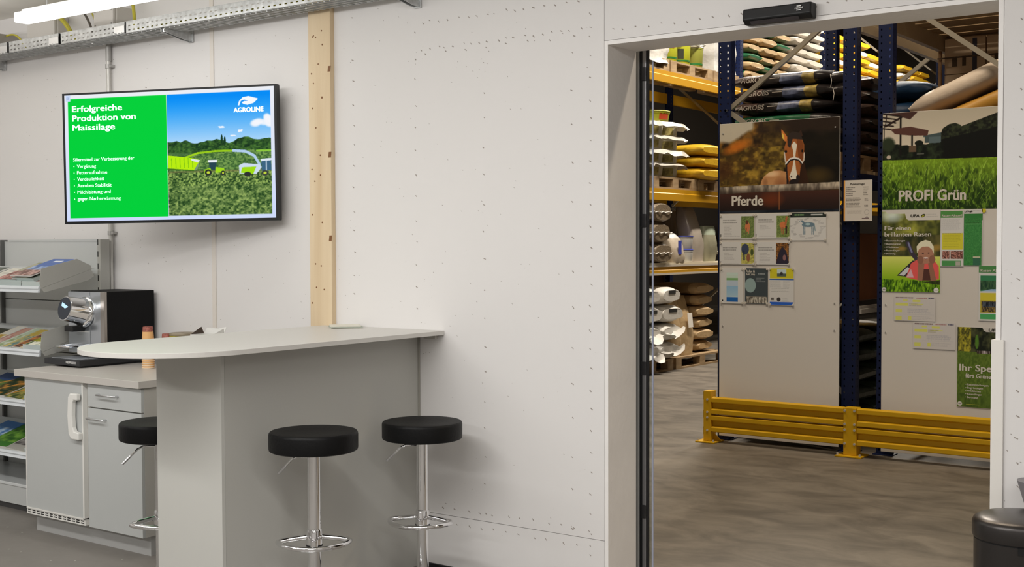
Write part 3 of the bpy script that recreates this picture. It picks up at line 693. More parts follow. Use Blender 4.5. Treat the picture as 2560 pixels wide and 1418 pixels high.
# ------------------------------------------------------------------ coffee machine
cm = thing('coffee_machine', 'black and chrome coffee machine with a round dial on the low worktop', 'coffee machine', (-5.98, 4.2, .88))
obj('body', MB().box(-6.147, 4.156, .945, -5.808, 4.47, 1.291), mat('machine_black', (.006, .006, .0065), .55, spec=.15), cm, bevel=.003)
obj('pedestal', MB().box(-6.10, 4.22, .924, -5.812, 4.465, .9445), BLACKP, cm)
PANEL = mat('satin_panel', (.50, .53, .57), .22, .8)
obj('front_panel', MB().box(-6.147, 4.140, .945, -5.945, 4.1555, 1.288), PANEL, cm, bevel=.002)
obj('front_panel', MB().box(-5.942, 4.140, .945, -5.846, 4.1555, 1.288), PANEL, cm, bevel=.002)
obj('edge_strip', MB().box(-5.8455, 4.137, .945, -5.809, 4.1555, 1.290), mat('strip_bronze', (.40, .37, .34), .3, .8), cm, bevel=.002)
obj('front_groove', MB().box(-6.14, 4.1385, 1.062, -5.95, 4.1399, 1.066), BRIGHT, cm)
ax = Vector((-.06, -1, .20)).normalized(); hc = Vector((-5.992, 4.1395, 1.176))
dl = obj('dial_housing', MB().lathe([(.088, -.01), (.090, .006), (.086, .014), (.078, .02), (.072, .05), (.068, .124), (.064, .126)], hc, n=48, axis=ax), CHROME, cm, smooth=True)
obj('display', MB().cyl(hc + ax * .1262, hc + ax * .1275, .0625, n=48), mat('display_glass', (.012, .02, .035), .06), dl, smooth=True)
obj('display_reflection', MB().obox(hc + ax * .1278 + Vector((.006, 0, .012)), Vector((.026, 0, -.012)), ax * .0003, Vector((.005, 0, .010))), mat('reflection_glow', rgb(170, 205, 225), emit=.8), dl)  # pale glowing patch painted on as the light reflected in the display
obj('spout', MB().box(-6.07, 4.06, 1.068, -5.99, 4.139, 1.098), BLACKP, cm, bevel=.004)
obj('cup_rest', MB().tube([(-6.135, 4.139, .985), (-6.135, 4.05, .985), (-6.128, 4.04, .985), (-6.02, 4.04, .985), (-6.012, 4.05, .985), (-6.012, 4.139, .985)], .006, n=8), CHROME, cm, smooth=True)
bs = obj('base', MB().box(-6.150, 3.985, .890, -5.822, 4.46, .923).box(-6.12, 4.03, .8803, -5.84, 4.44, .8895), mat('base_black', (.016, .017, .02), .4), cm, bevel=.003)
obj('drip_grid', MB().box(-6.11, 4.005, .9232, -5.86, 4.13, .926), mat('grid_steel', (.62, .66, .72), .25, .8), bs, bevel=.001)
letter('NESPRESSO', Plane((-6.15, 3.985, .890)), .205, .012, .0115, INKW, cm, width=.092, bold=.02, d=.0012)

# paper cups: two nested columns standing upside down
CUPC = mat('cup_kraft', rgb(228, 178, 118), .6); CUPR = mat('cup_rim', rgb(232, 214, 190), .6); CUPP = mat('cup_pattern', rgb(150, 84, 72), .6, var=.5, vscale=120)
def cup():
    t = thing('paper_cup', 'x', 'cup', (0, 0, 0))
    obj('wall', MB().lathe([(.0325, .004), (.0285, .050)], n=28), CUPC, t, smooth=True)
    obj('printed_band', MB().lathe([(.0285, .0502), (.0268, .075), (.025, .077), (.023, .076)], n=28), CUPP, t, smooth=True)
    obj('rim', MB().lathe([(.0325, .0), (.0348, .001), (.0350, .004), (.0330, .0052)], n=28), CUPR, t, smooth=True)
    return t
c0 = cup(); first = True
for (x, y, n, nm) in ((-5.530, 4.212, 13, 'taller left column of cups'), (-5.432, 4.262, 10, 'shorter right column of cups')):
    for k in range(n):
        c = c0 if first else dup(c0); first = False
        c.location = (x, y, .8805 + k * .0124)
        top = k == n - 1
        c['label'] = ('topmost upside down paper cup of the ' + nm) if top else (ORD[k] + ' paper cup from the bottom of the ' + nm)
        c['group'] = 'paper cups in the ' + nm
# tin and carton
tn = thing('tin', 'low round tin with an olive green label behind the bar counter', 'tin', (-5.345, 4.30, .88))
obj('body', MB().lathe([(.07, 0), (.072, .004), (.072, .178), (.070, .182)], (-5.345, 4.30, .8803), n=36), mat('olive_label', rgb(150, 140, 50), .45, var=.35, vscale=40), tn, smooth=True)
obj('lid', MB().lathe([(.073, .1825), (.074, .190), (.069, .195), (.066, .193)], (-5.345, 4.30, .8803), n=36), mat('tin_lid', rgb(150, 138, 118), .4, .3), tn, smooth=True)
bx = thing('open_carton', 'small white carton with torn open flaps behind the bar counter', 'box', (-5.16, 4.32, .88))
def cbox(b, x0, x1, y0, y1, z0, z1, t=.003):
    return b.box(x0, y0, z0, x1, y0 + t, z1).box(x0, y1 - t, z0, x1, y1, z1).box(x0, y0 + t, z0, x0 + t, y1 - t, z1).box(x1 - t, y0 + t, z0, x1, y1 - t, z1).box(x0 + t, y0 + t, z0, x1 - t, y1 - t, z0 + t)
obj('body', cbox(MB(), -5.250, -5.085, 4.27, 4.365, .8803, 1.072), WHITEP, bx)
obj('contents', MB().box(-5.246, 4.274, .884, -5.089, 4.361, 1.064), mat('carton_inside', rgb(60, 48, 40), .7), bx)
obj('flap', MB().prism([(-5.250, 4.362, 1.072), (-5.085, 4.362, 1.072), (-5.080, 4.372, 1.112), (-5.15, 4.37, 1.100), (-5.165, 4.37, 1.106), (-5.235, 4.372, 1.103)], (0, .002, 0)), WHITEP, bx)
obj('flap', MB().prism([(-5.249, 4.272, 1.072), (-5.249, 4.362, 1.072), (-5.256, 4.350, 1.108)], (.002, 0, 0)), mat('flap_inside', rgb(70, 56, 46), .7), bx)
obj('flap', MB().prism([(-5.086, 4.272, 1.072), (-5.086, 4.362, 1.072), (-5.078, 4.35, 1.104)], (.002, 0, 0)), WHITEP, bx)
# ------------------------------------------------------------------ magazine rack (gondola shelf)
SX = -6.19; LY = 3.99
gs = thing('magazine_rack', 'grey metal shop rack with sloping magazine shelves on the left', 'shelf', (-6.7, 4.2, 0))
obj('post', MB().box(-6.217, 4.385, 0, -6.187, 4.448, 1.583), SHELFD, gs, bevel=.001)
obj('post', MB().box(-7.262, 4.40, 0, -7.246, 4.448, 1.583), mat('shelf_dark_joint', (.12, .12, .115), .6), gs)  # thin dark strip for the seam between the back panels
sl = MB()
for k in range(22): sl.box(-6.2145, 4.3842, 1.55 - k * .07, -6.206, 4.3849, 1.582 - k * .07)
tag(obj('post_slots', sl, DARKGAP, gs), kind='stuff')
zs = [.10, .335, .585, .895, 1.21, 1.575]
for a, b in zip(zs[:-1], zs[1:]):
    obj('back_panel', MB().box(-7.245, 4.425, a + .002, -6.2175, 4.445, b - .002), SHELFM, gs, bevel=.002)
    obj('back_panel', MB().box(-8.1, 4.425, a + .002, -7.2625, 4.445, b - .002), SHELFM, gs, bevel=.002)
obj('top_cap', MB().box(-7.19, 4.42, 1.5755, -6.2, 4.448, 1.583), SHELFM, gs)
SLOPE = math.radians(17.5); cs, sn = math.cos(SLOPE), math.sin(SLOPE)
def shp(v, w, zl):   # along the slope v from the lip, w above the tray surface
    return LY + .006 + v * cs - w * sn, zl + .024 + v * sn + w * cs
ACRY = mat('acrylic_front', (.62, .70, .68), .15, alpha=.55)
SHZ = [1.284, .926, .632, .334]
for zl in SHZ:
    x0, x1 = -7.244, SX
    pts = [shp(0, 0, zl), shp(.37, 0, zl), shp(.37, -.004, zl), shp(0, -.004, zl)]
    sh = obj('shelf', MB().prism([(x0, y, q) for y, q in pts], (x1 - x0, 0, 0)), SHELFM, gs)
    obj('price_rail', MB().prism([(x0, LY + .004, zl + .036), (x0, LY - .004, zl + .034), (x0, LY - .010, zl + .022), (x0, LY - .006, zl + .014), (x0, LY - .012, zl), (x0, LY + .002, zl)], (x1 - x0 - .004, 0, 0)), mat('price_rail_alu', (.74, .78, .81), .3, .25), sh)
    br = [(0, .03), (.035, .105), (.27, .085), (.345, .02), (.345, .0), (0, .0)]
    obj('side_bracket', MB().prism([(x1 + .0005,) + shp(v, w, zl) for v, w in br], (.003, 0, 0)), SHELFD, sh)
    br = [(.0, -.001), (.34, -.001), (.345, -.045), (.30, -.055), (.01, -.028)]
    obj('support_arm', MB().prism([(x1 + .0005,) + shp(v, w, zl) for v, w in br], (.0035, 0, 0)), SHELFD, sh)
    x0b, x1b = -8.1, -7.250
    sh2 = obj('shelf', MB().prism([(x0b, y, q) for y, q in pts], (x1b - x0b, 0, 0)), SHELFM, gs)
    if zl == SHZ[0]: obj('acrylic_front', MB().box(x0 + .01, LY + .0045, zl + .03, x1 - .19, LY + .006, zl + .066), ACRY, sh)
    obj('acrylic_front', MB().box(x1 - .183, LY + .0045, zl + .03, x1 - .006, LY + .006, zl + .062), ACRY, sh)
obj('base_shelf', MB().box(-8.1, 4.03, .150, SX, 4.42, .168), mat('base_shelf_gloss', (.66, .68, .68), .18), gs, bevel=.003)
obj('base_front', MB().box(-8.1, 4.035, .045, SX, 4.05, .1495), SHELFM, gs)
obj('kick_board', MB().box(-8.1, 4.075, 0, SX - .01, 4.09, .0445), mat('kick_dark', (.10, .10, .10), .6), gs)

def magazine(label, x0, w, zl, v0, length, h0, cv, yawd=0.0, thick=.006, edge=(225, 222, 214)):
    """a booklet lying on a sloping shelf: cv is its printed cover"""
    a = math.radians(yawd); X = Vector((1, 0, 0)); V = Vector((0, cs, sn)); Nn = Vector((0, -sn, cs))
    ex = X * math.cos(a) + V * math.sin(a); ev = V * math.cos(a) - X * math.sin(a)
    y, q = shp(v0, h0, zl); o = Vector((x0, y, q))
    t = thing('magazine', label, 'magazine', tuple(o), 'magazines on the rack')
    obj('pages', MB().obox(o + ex * w / 2 + ev * length / 2 + Nn * thick / 2, ex * w / 2, ev * length / 2, Nn * thick / 2), mat('pages_%d_%d_%d' % edge, rgb(*edge), .6), t)
    pl = Plane(o + Nn * (thick + .0006), ex, ev)
    print_mesh('cover', cv, pl, PRINT, t)
    return t, pl
def cvr(w, l, n, base, fn):
    c = Canvas(0, w, 0, l, n, base); fn(c); return c
# top shelf
zl = SHZ[0]
def blue(c):
    c.noise(c.Z < .13, 12, 5, 4, (96, 60, 48), (196, 160, 150), lo=.3, hi=.7); c.noise((c.Z > .10) & (c.Z < .16), 8, 4, 6, (70, 100, 150), (170, 190, 225), .9)
    c.rect(.07, .235, .15, .262, (235, 238, 245))
def red(c): c.noise(c.Z < .15, 10, 6, 8, (110, 62, 50), (200, 150, 140)); c.noise(c.Z >= .15, 6, 6, 9, (96, 104, 60), (180, 176, 150))
def pale(c): c.textbars(.02, .26, .15, 10, .02, .006, (150, 146, 138), 3); c.rect(0, .0, .21, .05, (176, 160, 150))
def dark(c): c.noise(c.allm(), 8, 8, 3, (60, 70, 60), (150, 150, 130))
magazine('blue magazine with a brown foreground lying on the top rack shelf', -6.515, .21, zl, .035, .297, .056, cvr(.21, .297, 60, (70, 104, 172), blue), 0, .006)
magazine('thick pale magazine under the blue magazine on the top rack shelf', -6.50, .215, zl, .03, .297, .026, cvr(.215, .297, 20, (180, 184, 176), dark), 0, .022, (176, 190, 186))
magazine('blue magazine under another one at the right end of the top rack shelf', -6.415, .20, zl, .03, .297, .002, cvr(.20, .297, 40, (62, 96, 168), lambda c: c.rect(0, 0, .2, .1, (130, 90, 80))), 0, .022)
magazine('reddish brown magazine lying on the top rack shelf left of the blue one', -6.66, .21, zl, .02, .297, .002, cvr(.21, .297, 50, (120, 110, 90), red), 0, .040, (176, 190, 186))
magazine('pale printed sheet lying askew on the top rack shelf', -6.96, .21, zl, .02, .297, .002, cvr(.21, .297, 40, (226, 222, 208), pale), -4, .004)
magazine('grey green magazine at the far left of the top rack shelf', -7.19, .21, zl, .02, .297, .002, cvr(.21, .297, 40, (160, 160, 140), dark), 0, .008)
# second shelf: narrow leaflets side by side
zl = SHZ[1]
sec = [('dark olive leaflet with a dark picture on the second rack shelf', -7.10, .20, (50, 52, 30), (24, 28, 16), (120, 120, 50)), ('white leaflet with a yellow foot on the second rack shelf', -6.885, .095, (226, 222, 210), (190, 150, 40), (230, 222, 200)),
       ('pink edged leaflet on the second rack shelf', -6.785, .08, (206, 160, 140), (220, 206, 190), (190, 120, 110)), ('pale green leaflet on the second rack shelf', -6.70, .085, (190, 206, 180), (150, 170, 120), (220, 226, 206)),
       ('yellow and blue leaflet on the second rack shelf', -6.61, .085, (196, 170, 70), (90, 130, 140), (220, 200, 120)), ('brown leaflet with an orange strip on the second rack shelf', -6.52, .08, (104, 72, 60), (70, 50, 46), (214, 140, 70)),
       ('plain beige leaflet on the second rack shelf', -6.435, .07, (206, 196, 170), (190, 180, 150), (226, 216, 190))]
for i, (lab, x, w, c, a, b) in enumerate(sec):
    def fn(cn, a=a, b=b, i=i, w=w): cn.noise(cn.Z < .19 - .02 * (i % 3), 3, 9, 30 + i, a, b); cn.rect(0, .0, w * .2, .3, b, .8)
    magazine(lab, x, w, zl, .005 + .01 * (i % 3), .27 + .03 * (i % 2), .002, cvr(w, .27 + .03 * (i % 2), 24, c, fn), (-2, 2, 0)[i % 3], .006)
def lime(c): c.noise(c.Z > .05, 4, 12, 12, (120, 130, 30), (196, 190, 60)); c.noise(c.Z <= .05, 8, 3, 13, (60, 90, 40), (240, 240, 220), lo=.42, hi=.5)
magazine('lime green magazine with white lettering at the right end of the second rack shelf', -6.362, .165, zl, .015, .297, .014, cvr(.165, .297, 50, (160, 160, 50), lime), 0, .02, (176, 190, 186))
# third and fourth shelves
zl = SHZ[2]
for lab, x, w, base, a, b, s in (('blue magazine with green fields on the third rack shelf', -7.02, .21, (50, 80, 130), (40, 80, 40), (120, 140, 60), 41), ('dark green magazine with an orange stripe on the third rack shelf', -6.80, .21, (40, 60, 34), (30, 56, 30), (190, 130, 50), 42),
                              ('yellow and green magazine on the third rack shelf', -6.58, .20, (190, 170, 60), (60, 80, 40), (200, 180, 90), 43), ('orange brown magazine behind the worktop on the third rack shelf', -6.37, .17, (170, 110, 50), (90, 60, 30), (200, 150, 80), 44)):
    magazine(lab, x, w, zl, .01, .297, .002, cvr(w, .297, 44, base, lambda c: (c.noise(c.Z < .2, 5, 9, s, a, b), c.line([(0, .05), (w, .22)], .018, (214, 150, 60)))), -3 if s % 2 else 2, .014)
zl = SHZ[3]
for lab, x, w, base, a, b, s in (('light blue magazine on the fourth rack shelf', -7.02, .21, (70, 120, 180), (60, 110, 170), (190, 210, 225), 51), ('bright green magazine on the fourth rack shelf', -6.80, .22, (60, 120, 40), (40, 90, 24), (120, 170, 60), 52),
                              ('grey magazine with a dark picture on the fourth rack shelf', -6.575, .21, (170, 168, 160), (70, 66, 64), (190, 186, 180), 53)):
    magazine(lab, x, w, zl, .01, .297, .002, cvr(w, .297, 44, base, lambda c: c.noise((c.Z < .22) & (c.Z > .06), 5, 9, s, a, b)), -3 if s % 2 else 2, .014)

# ------------------------------------------------------------------ pedal bin and the funnel shaped stand at the right edge
bn = thing('pedal_bin', 'dark grey round pedal bin with a domed lid in the lower right corner', 'bin', (-1.009, 4.172, 0))
BIN = mat('bin_steel', (.055, .050, .048), .32, .75)
c = (-1.009, 4.172, 0)
obj('body', MB().lathe([(.142, .02), (.146, .026), (.146, .588)], c, n=64), BIN, bn, smooth=True)
obj('foot_rim', MB().lathe([(.150, .0), (.152, .004), (.150, .02)], c, n=64), BLACKP, bn, smooth=True)
obj('seam', MB().cyl((c[0], c[1], .588), (c[0], c[1], .594), .1445, n=64), BLACKP, bn, smooth=True)
obj('lid', MB().lathe([(.149, .594), (.151, .600), (.151, .640), (.147, .650), (.138, .657), (.12, .663), (.07, .670), (.02, .672)], c, n=64), BIN, bn, smooth=True)
vd = Vector((1.009, -4.172, 0)).normalized(); sd = Vector((vd.y * -1, vd.x, 0))
obj('clip', MB().obox(Vector((c[0], c[1], .578)) + vd * .1475 + sd * .012, sd * .022, vd * .004, (0, 0, .011)), BLACKP, bn)
obj('pedal', MB().obox(Vector((c[0], c[1], .018)) + vd * .165, sd * .03, vd * .03, (0, 0, .006)), BLACKP, bn)
FX = -1.012
fs = thing('funnel_stand', 'grey funnel shaped stand cut off by the right edge of the picture', 'stand', (FX, 4.41, 0))
obj('bowl', MB().lathe([(.012, .56), (.018, .565), (.066, .724), (.070, .738), (.066, .738)], (FX, 4.41, 0), n=36), mat('stand_grey', (.22, .21, .225), .5), fs, smooth=True)
obj('stem', MB().cyl((FX, 4.41, .02), (FX, 4.41, .56), .012, n=16), mat('stand_grey', (.22, .21, .225)), fs, smooth=True)
obj('foot', MB().lathe([(.07, 0), (.07, .008), (.02, .022)], (FX, 4.41, 0), n=32), mat('stand_grey', (.22, .21, .225)), fs, smooth=True)
# ------------------------------------------------------------------ warehouse shell
HALL = mat('hall_dark_cladding', (.10, .085, .07), .8)
struct('wall_hall_back', MB().box(-14, 30, 0, 9, 30.2, 9), HALL)
struct('wall_hall_left', MB().box(-14.2, 4.735, 0, -14, 30.2, 9), HALL)
struct('wall_hall_right', MB().box(9, 4.735, 0, 9.2, 30.2, 9), HALL)
struct('ceiling_hall', MB().box(-14, 4.735, 7.5, 9, 30.2, 7.7), HALL)
struct('wall_hall_front', MB().box(-14, 4.731, 3.0, 9, 4.7349, 7.5).box(-14, 4.66, 0, -8.6, 4.7349, 3.0).box(4.1, 4.66, 0, 9, 4.7349, 3.0), HALL)

BLUE = mat('rack_blue', (.0045, .012, .058), .5, spec=.35)
YEL = mat('rack_yellow', (.52, .27, .010), .42)
GUARD = mat('guard_yellow', (.66, .385, .008), .45, spec=.35)
ZINC = mat('brace_zinc', (.50, .46, .38), .4, .6)
SHELFW = wood_material('shelf_board', (.42, .31, .19), (.30, .21, .12), (3, 14, 3))
SHELFP = mat('pale_shelf_edge', (.70, .62, .46), .55)

def upright(x0, x1, y, d, h, parent, hole_faces=True):
    """open C post, holes punched down the front and the inner flange"""
    w = x1 - x0; zl = []; z = .03
    while z < h: zl += [z, z + .014]; z += .050
    zl = [0] + zl + [h]
    b = MB()
    b.perforated((x0, y, 0), (0, 0, 1), (1, 0, 0), zl, [0, w * .16, w * .16 + .010, w * .84 - .010, w * .84, w], lambda i, j: i % 2 == 1 and j in (1, 3))
    for x in (x0, x1): b.perforated((x, y, 0), (0, 0, 1), (0, 1, 0), zl, [0, d * .45, d * .45 + .010, d], lambda i, j: i % 2 == 1 and j == 1)
    b.box(x0, y + d - .002, 0, x0 + w * .3, y + d, h).box(x1 - w * .3, y + d - .002, 0, x1, y + d, h)
    o = obj('upright', b, BLUE, parent, recalc=False)
    obj('foot_plate', MB().box(x0 - .02, y - .02, 0, x1 + .02, y + d + .02, .006), BLUE, parent)
    return o

def beam(parent, x, y0, y1, z, h=.13, facing=1, m=None):
    """box beam along y with the pressed step seen on its face"""
    m = m or YEL; f = .045 * facing
    pts = [(x, y0, z), (x, y0, z - h), (x - f, y0, z - h), (x - f, y0, z), (x - f * .8, y0, z), (x - f * .8, y0, z)]
    b = MB().prism([(x - f, y0, z - h), (x, y0, z - h), (x, y0, z - h * .42), (x - f * .22, y0, z - h * .34), (x - f * .22, y0, z), (x - f, y0, z)], (0, y1 - y0, 0))
    return obj('beam', b, m, parent)

# left long rack along the aisle
RX = -7.28
lr = thing('pallet_rack', 'long blue and yellow pallet rack with loaded shelves at the far left of the hall', 'rack', (-7.8, 18, 0))
RY = [9.25, 12.2, 15.17, 18.1, 21.05, 24.0]
for y in RY:
    upright(RX - .08, RX, y - .05, .09, 5.6, lr); upright(-8.42, -8.34, y - .05, .09, 5.6, lr)
    z = .3; s = 1
    while z < 5.2:
        a, b_ = (-8.34, RX - .08) if s > 0 else (RX - .08, -8.34)
        obj('brace', MB().bar((a, y, z), (b_, y, z + .85), .03, .03), ZINC, lr); z += .88; s = -s
for a, b_ in zip(RY[:-1], RY[1:]):
    for z in (2.205, 3.62, 5.1):
        beam(lr, RX + .012, a + .05, b_ - .05, z, .14); beam(lr, -8.43, a + .05, b_ - .05, z, .14, -1)
beam(lr, RX + .006, RY[1] + .05, RY[2] - .05, 1.262, .10); beam(lr, -8.43, RY[1] + .05, RY[2] - .05, 1.262, .10, -1)
obj('shelf_board', MB().box(-8.42, RY[1] + .06, 1.2625, RX + .004, RY[2] - .06, 1.31), SHELFP, lr)
obj('label_strip', MB().box(RX + .0065, RY[1] + .06, 1.264, RX + .009, RY[2] - .06, 1.290), mat('label_strip', (.55, .50, .42), .5), lr)
obj('label_strip', MB().box(RX + .0065, RY[1] + .06, 1.165, RX + .009, RY[2] - .06, 1.190), mat('label_strip', (.55, .50, .42), .5), lr)
obj('rear_panel', MB().box(-8.46, RY[1], 0, -8.45, RY[2], 3.4), mat('rear_brown', (.05, .026, .012), .8), lr)

def frame_rack(label, x0, x1, yf, y2, levels, right_only=False):
    r = thing('pallet_rack', label, 'rack', ((x0 + x1) / 2, yf + .5, 0))
    for y in (yf, y2):
        upright(x0, x0 + .105, y, .08, 5.4, r); upright(x1 - .105, x1, y, .08, 5.4, r)
    return r
YF = 8.80
ra = frame_rack('blue rack whose end frame carries the horse display board', -4.425, -3.305, YF, 10.98, ())
rb = frame_rack('blue rack whose end frame carries the lawn display board', -3.145, -2.025, YF, 10.98, ())
def brace(r, x0, z0, x1, z1, y):
    obj('brace', MB().bar((x0, y, z0), (x1, y, z1), .030, .034), ZINC, r)
    obj('bolt', MB().cyl((x0, y - .03, z0), (x0, y - .045, z0), .010, n=8), BRIGHT, r)
brace(ra, -4.355, 2.585, -3.36, 3.325, YF + .03); brace(ra, -4.355, 2.585, -3.36, 1.86, YF + .03); brace(ra, -3.36, 1.86, -4.355, 1.12, YF + .03); brace(ra, -4.355, 1.12, -3.36, .4, YF + .03)
brace(rb, -2.085, 2.595, -3.08, 3.345, YF + .03); brace(rb, -2.085, 2.595, -3.08, 1.86, YF + .03); brace(rb, -3.08, 1.86, -2.085, 1.12, YF + .03)
brace(ra, -4.355, 2.53, -3.36, 3.27, 11.02); brace(rb, -3.08, 2.5, -2.085, 3.24, 11.02)
PALE_BEAM = mat('pale_beam', (.44, .36, .25), .5)
for z in (2.06, 3.22):
    beam(ra, -3.292, YF + .085, 10.975, z, .12, 1, PALE_BEAM if z > 3 else BLUE); beam(rb, -3.15, YF + .085, 10.975, z, .12, -1, PALE_BEAM if z > 3 else BLUE); beam(rb, -2.01, YF + .085, 10.975, z, .12)
beam(ra, -4.43, YF + .085, 10.975, 2.06, .12, -1, BLUE)
beam(ra, -3.292, YF + .085, 10.975, 1.075, .055, 1, mat('white_beam', (.62, .58, .52), .5)); beam(ra, -4.43, YF + .085, 10.975, 1.075, .055, -1)
for k in range(7):
    obj('shelf_board', MB().box(-3.14, YF + .10 + k * .30, 3.2205, -2.02, YF + .10 + k * .30 + .27, 3.245), SHELFW, rb)
for k in range(7):
    obj('shelf_board', MB().box(-4.42, YF + .10 + k * .30, 2.0605, -3.31, YF + .10 + k * .30 + .27, 2.085), SHELFW, ra)
    obj('shelf_board', MB().box(-3.14, YF + .10 + k * .30, 2.0605, -2.02, YF + .10 + k * .30 + .27, 2.085), SHELFW, rb)

# ------------------------------------------------------------------ collision guard
gd = thing('guard_rail', 'yellow steel collision guard in front of the display boards', 'guard rail', (-3.3, 8.6, 0))
GY = 8.62
def wrail(x0, x1, z0):
    h = .137
    sec = [(0, z0), (-.032, z0 + .006), (-.032, z0 + .040), (0, z0 + .050), (0, z0 + .086), (-.032, z0 + .096), (-.032, z0 + .130), (0, z0 + h), (.012, z0 + h), (.012, z0)]
    return MB().prism([(x0, GY + y, z) for y, z in sec], (x1 - x0, 0, 0))
for x0, x1 in ((-4.378, -3.312), (-3.215, -2.12)):
    obj('rail', wrail(x0, x1, .079), GUARD, gd, bevel=.004); obj('rail', wrail(x0, x1, .218), GUARD, gd, bevel=.004)
for x0, x1, h in ((-4.440, -4.378, .400), (-3.3115, -3.2155, .355), (-2.1195, -2.024, .355)):
    obj('post', MB().box(x0, GY - .035, .010, x1, GY + .06, h), GUARD, gd, bevel=.004)
    obj('base_plate', MB().box(x0 - .05, GY - .075, 0, x1 + .05, GY + .10, .010), GUARD, gd, bevel=.002)
    for dx in (-.035, x1 - x0 + .035): obj('anchor', MB().cyl((x0 + dx, GY - .055, .010), (x0 + dx, GY - .055, .028), .008, n=6), BRIGHT, gd)
    for z in (.095, .195, .237, .335):
        for xx in ((x0 + .036,) if h > .38 else (x0 + .012, x1 - .012)):
            obj('bolt', MB().cyl((xx, GY - .0355, z), (xx, GY - .043, z), .009, n=8), BRIGHT, gd)
obj('gusset', MB().prism([(-4.378, GY + .02, .01), (-4.31, GY + .02, .01), (-4.378, GY + .02, .072)], (0, .01, 0)), GUARD, gd)
for k, z in enumerate((.09, .22, .36)): obj('edge_guard', MB().box(-4.4425, GY - .03, z - .03, -4.4405, GY + .05, z + .03), RUBBER, gd)

# ------------------------------------------------------------------ display boards and the papers on them
YB = 8.76
BP = Plane((0, YB - .012, 0))
WREF = s2l((152, 138, 122)); GAIN = tuple(.80 / WREF)
BOARDW = mat('board_white', (.80, .79, .78), .5)
INK = mat('dark_ink', (.05, .045, .04), .6)
LETW = mat('board_lettering', (.80, .78, .74), .5)
BPRINT = mat_print('board_print', .45, spec=.3)
SPRINT = mat_print('sheet_print', .6, spec=.2)
def board(label, x0, x1):
    t = thing('display_board', label, 'display board', ((x0 + x1) / 2, YB, .035))
    obj('panel', MB().box(x0, YB - .012, .035, x1, YB, 2.476), BOARDW, t, bevel=.001)
    for x in (x0 + .03, x1 - .035): 
        for z in (2.40, 1.1, .9): obj('screw', MB().cyl((x, YB - .012, z), (x, YB - .016, z), .006, n=8), BRIGHT, t)
    return t
BA = board('white display board with a horse photograph headed Pferde', -4.386, -3.411)
BB = board('white display board with a lawn photograph in bold greens, right of the load sign', -3.092, -2.10)

# horse photograph
cv = Canvas(-4.384, -3.413, 1.780, 2.474, 330, (20, 14, 10)); al = cv.allm()
cv.noise(al, 9, 7, 3, (26, 16, 8), (112, 82, 28), octv=4, lo=.30, hi=.72)
cv.noise(cv.X < -4.02, 16, 12, 4, (30, 18, 8), (120, 74, 24), .6, octv=3, lo=.35, hi=.7)
cv.noise((cv.X < -3.85) & (cv.Z < 2.28) & (cv.Z > 1.98), 22, 20, 8, (44, 30, 10), (128, 98, 30), .65, octv=3, lo=.4, hi=.75)
dk = np.clip((cv.X + 3.86 + .10 * (noise2(cv.X.shape, 8, 8, 5) - .5)) / .10, 0, 1) * np.clip((cv.Z - 1.93) / .12 + .5, 0, 1)
cv.mask(dk, (10, 7, 5), .93)
cv.mask(np.clip((cv.Z - 2.36 - .1 * (noise2(cv.X.shape, 7, 5, 15) - .5)) / .05, 0, 1) * np.clip((cv.X + 4.1) / .06, 0, 1), (34, 22, 14), .75)
sk = np.clip((cv.Z - 2.33 - .45 * np.clip(cv.X + 4.30, 0, .5) + .03 * noise2(cv.X.shape, 12, 3, 6)) / .03, 0, 1) * np.clip((-4.085 - cv.X) / .03, 0, 1)
cv.mask(sk, (138, 122, 100), .95)
og = np.clip(1 - ((cv.X + 4.24) / .14) ** 2 - ((cv.Z - 2.29 - .3 * (cv.X + 4.24)) / .055) ** 2, 0, 1); cv.mask(og, (150, 74, 16), .85)
cv.mask(np.clip(1 - ((cv.X + 4.36) / .12) ** 2 - ((cv.Z - 2.12) / .10) ** 2, 0, 1), (46, 22, 10), .7)
cv.mask(np.clip(1 - ((cv.X + 3.58) / .14) ** 2 - ((cv.Z - 2.05) / .08) ** 2, 0, 1), (62, 44, 16), .7)
bk = [(-4.042, 1.98), (-4.034, 2.02), (-4.012, 2.055), (-3.975, 2.083), (-3.93, 2.098), (-3.88, 2.098), (-3.82, 2.082), (-3.80, 1.98)]; cv.poly(bk, (138, 92, 54)); cv.mask(cv.inside(bk) * np.clip(1 - ((cv.X + 3.87) / .07) ** 2 - ((cv.Z - 1.99) / .07) ** 2, 0, 1), (104, 60, 32), .8); cv.mask(cv.inside(bk) * np.clip(1 - ((cv.X + 3.95) / .08) ** 2 - ((cv.Z - 2.075) / .03) ** 2, 0, 1), (176, 138, 98), .8); cv.mask(cv.inside(bk) * np.clip(1 - ((cv.X + 4.0) / .025) ** 2 - ((cv.Z - 2.01) / .04) ** 2, 0, 1), (104, 64, 36), .7)
cv.poly([(-3.82, 2.2), (-3.70, 2.2), (-3.64, 1.96), (-3.83, 1.96)], (40, 20, 10), .8)
cv.poly([(-3.872, 2.405), (-3.862, 2.40), (-3.822, 2.345), (-3.828, 2.310), (-3.846, 2.318), (-3.866, 2.35)], (150, 80, 34)); cv.poly([(-3.868, 2.385), (-3.85, 2.36), (-3.846, 2.32), (-3.862, 2.34)], (196, 128, 50))
cv.poly([(-3.715, 2.395), (-3.735, 2.37), (-3.72, 2.34), (-3.70, 2.35)], (40, 24, 16))
cv.poly([(-3.815, 2.36), (-3.72, 2.36), (-3.688, 2.28), (-3.69, 2.19), (-3.715, 2.12), (-3.728, 2.03), (-3.745, 2.0), (-3.80, 1.998), (-3.822, 2.05), (-3.826, 2.13), (-3.842, 2.20), (-3.846, 2.27)], (118, 62, 26))
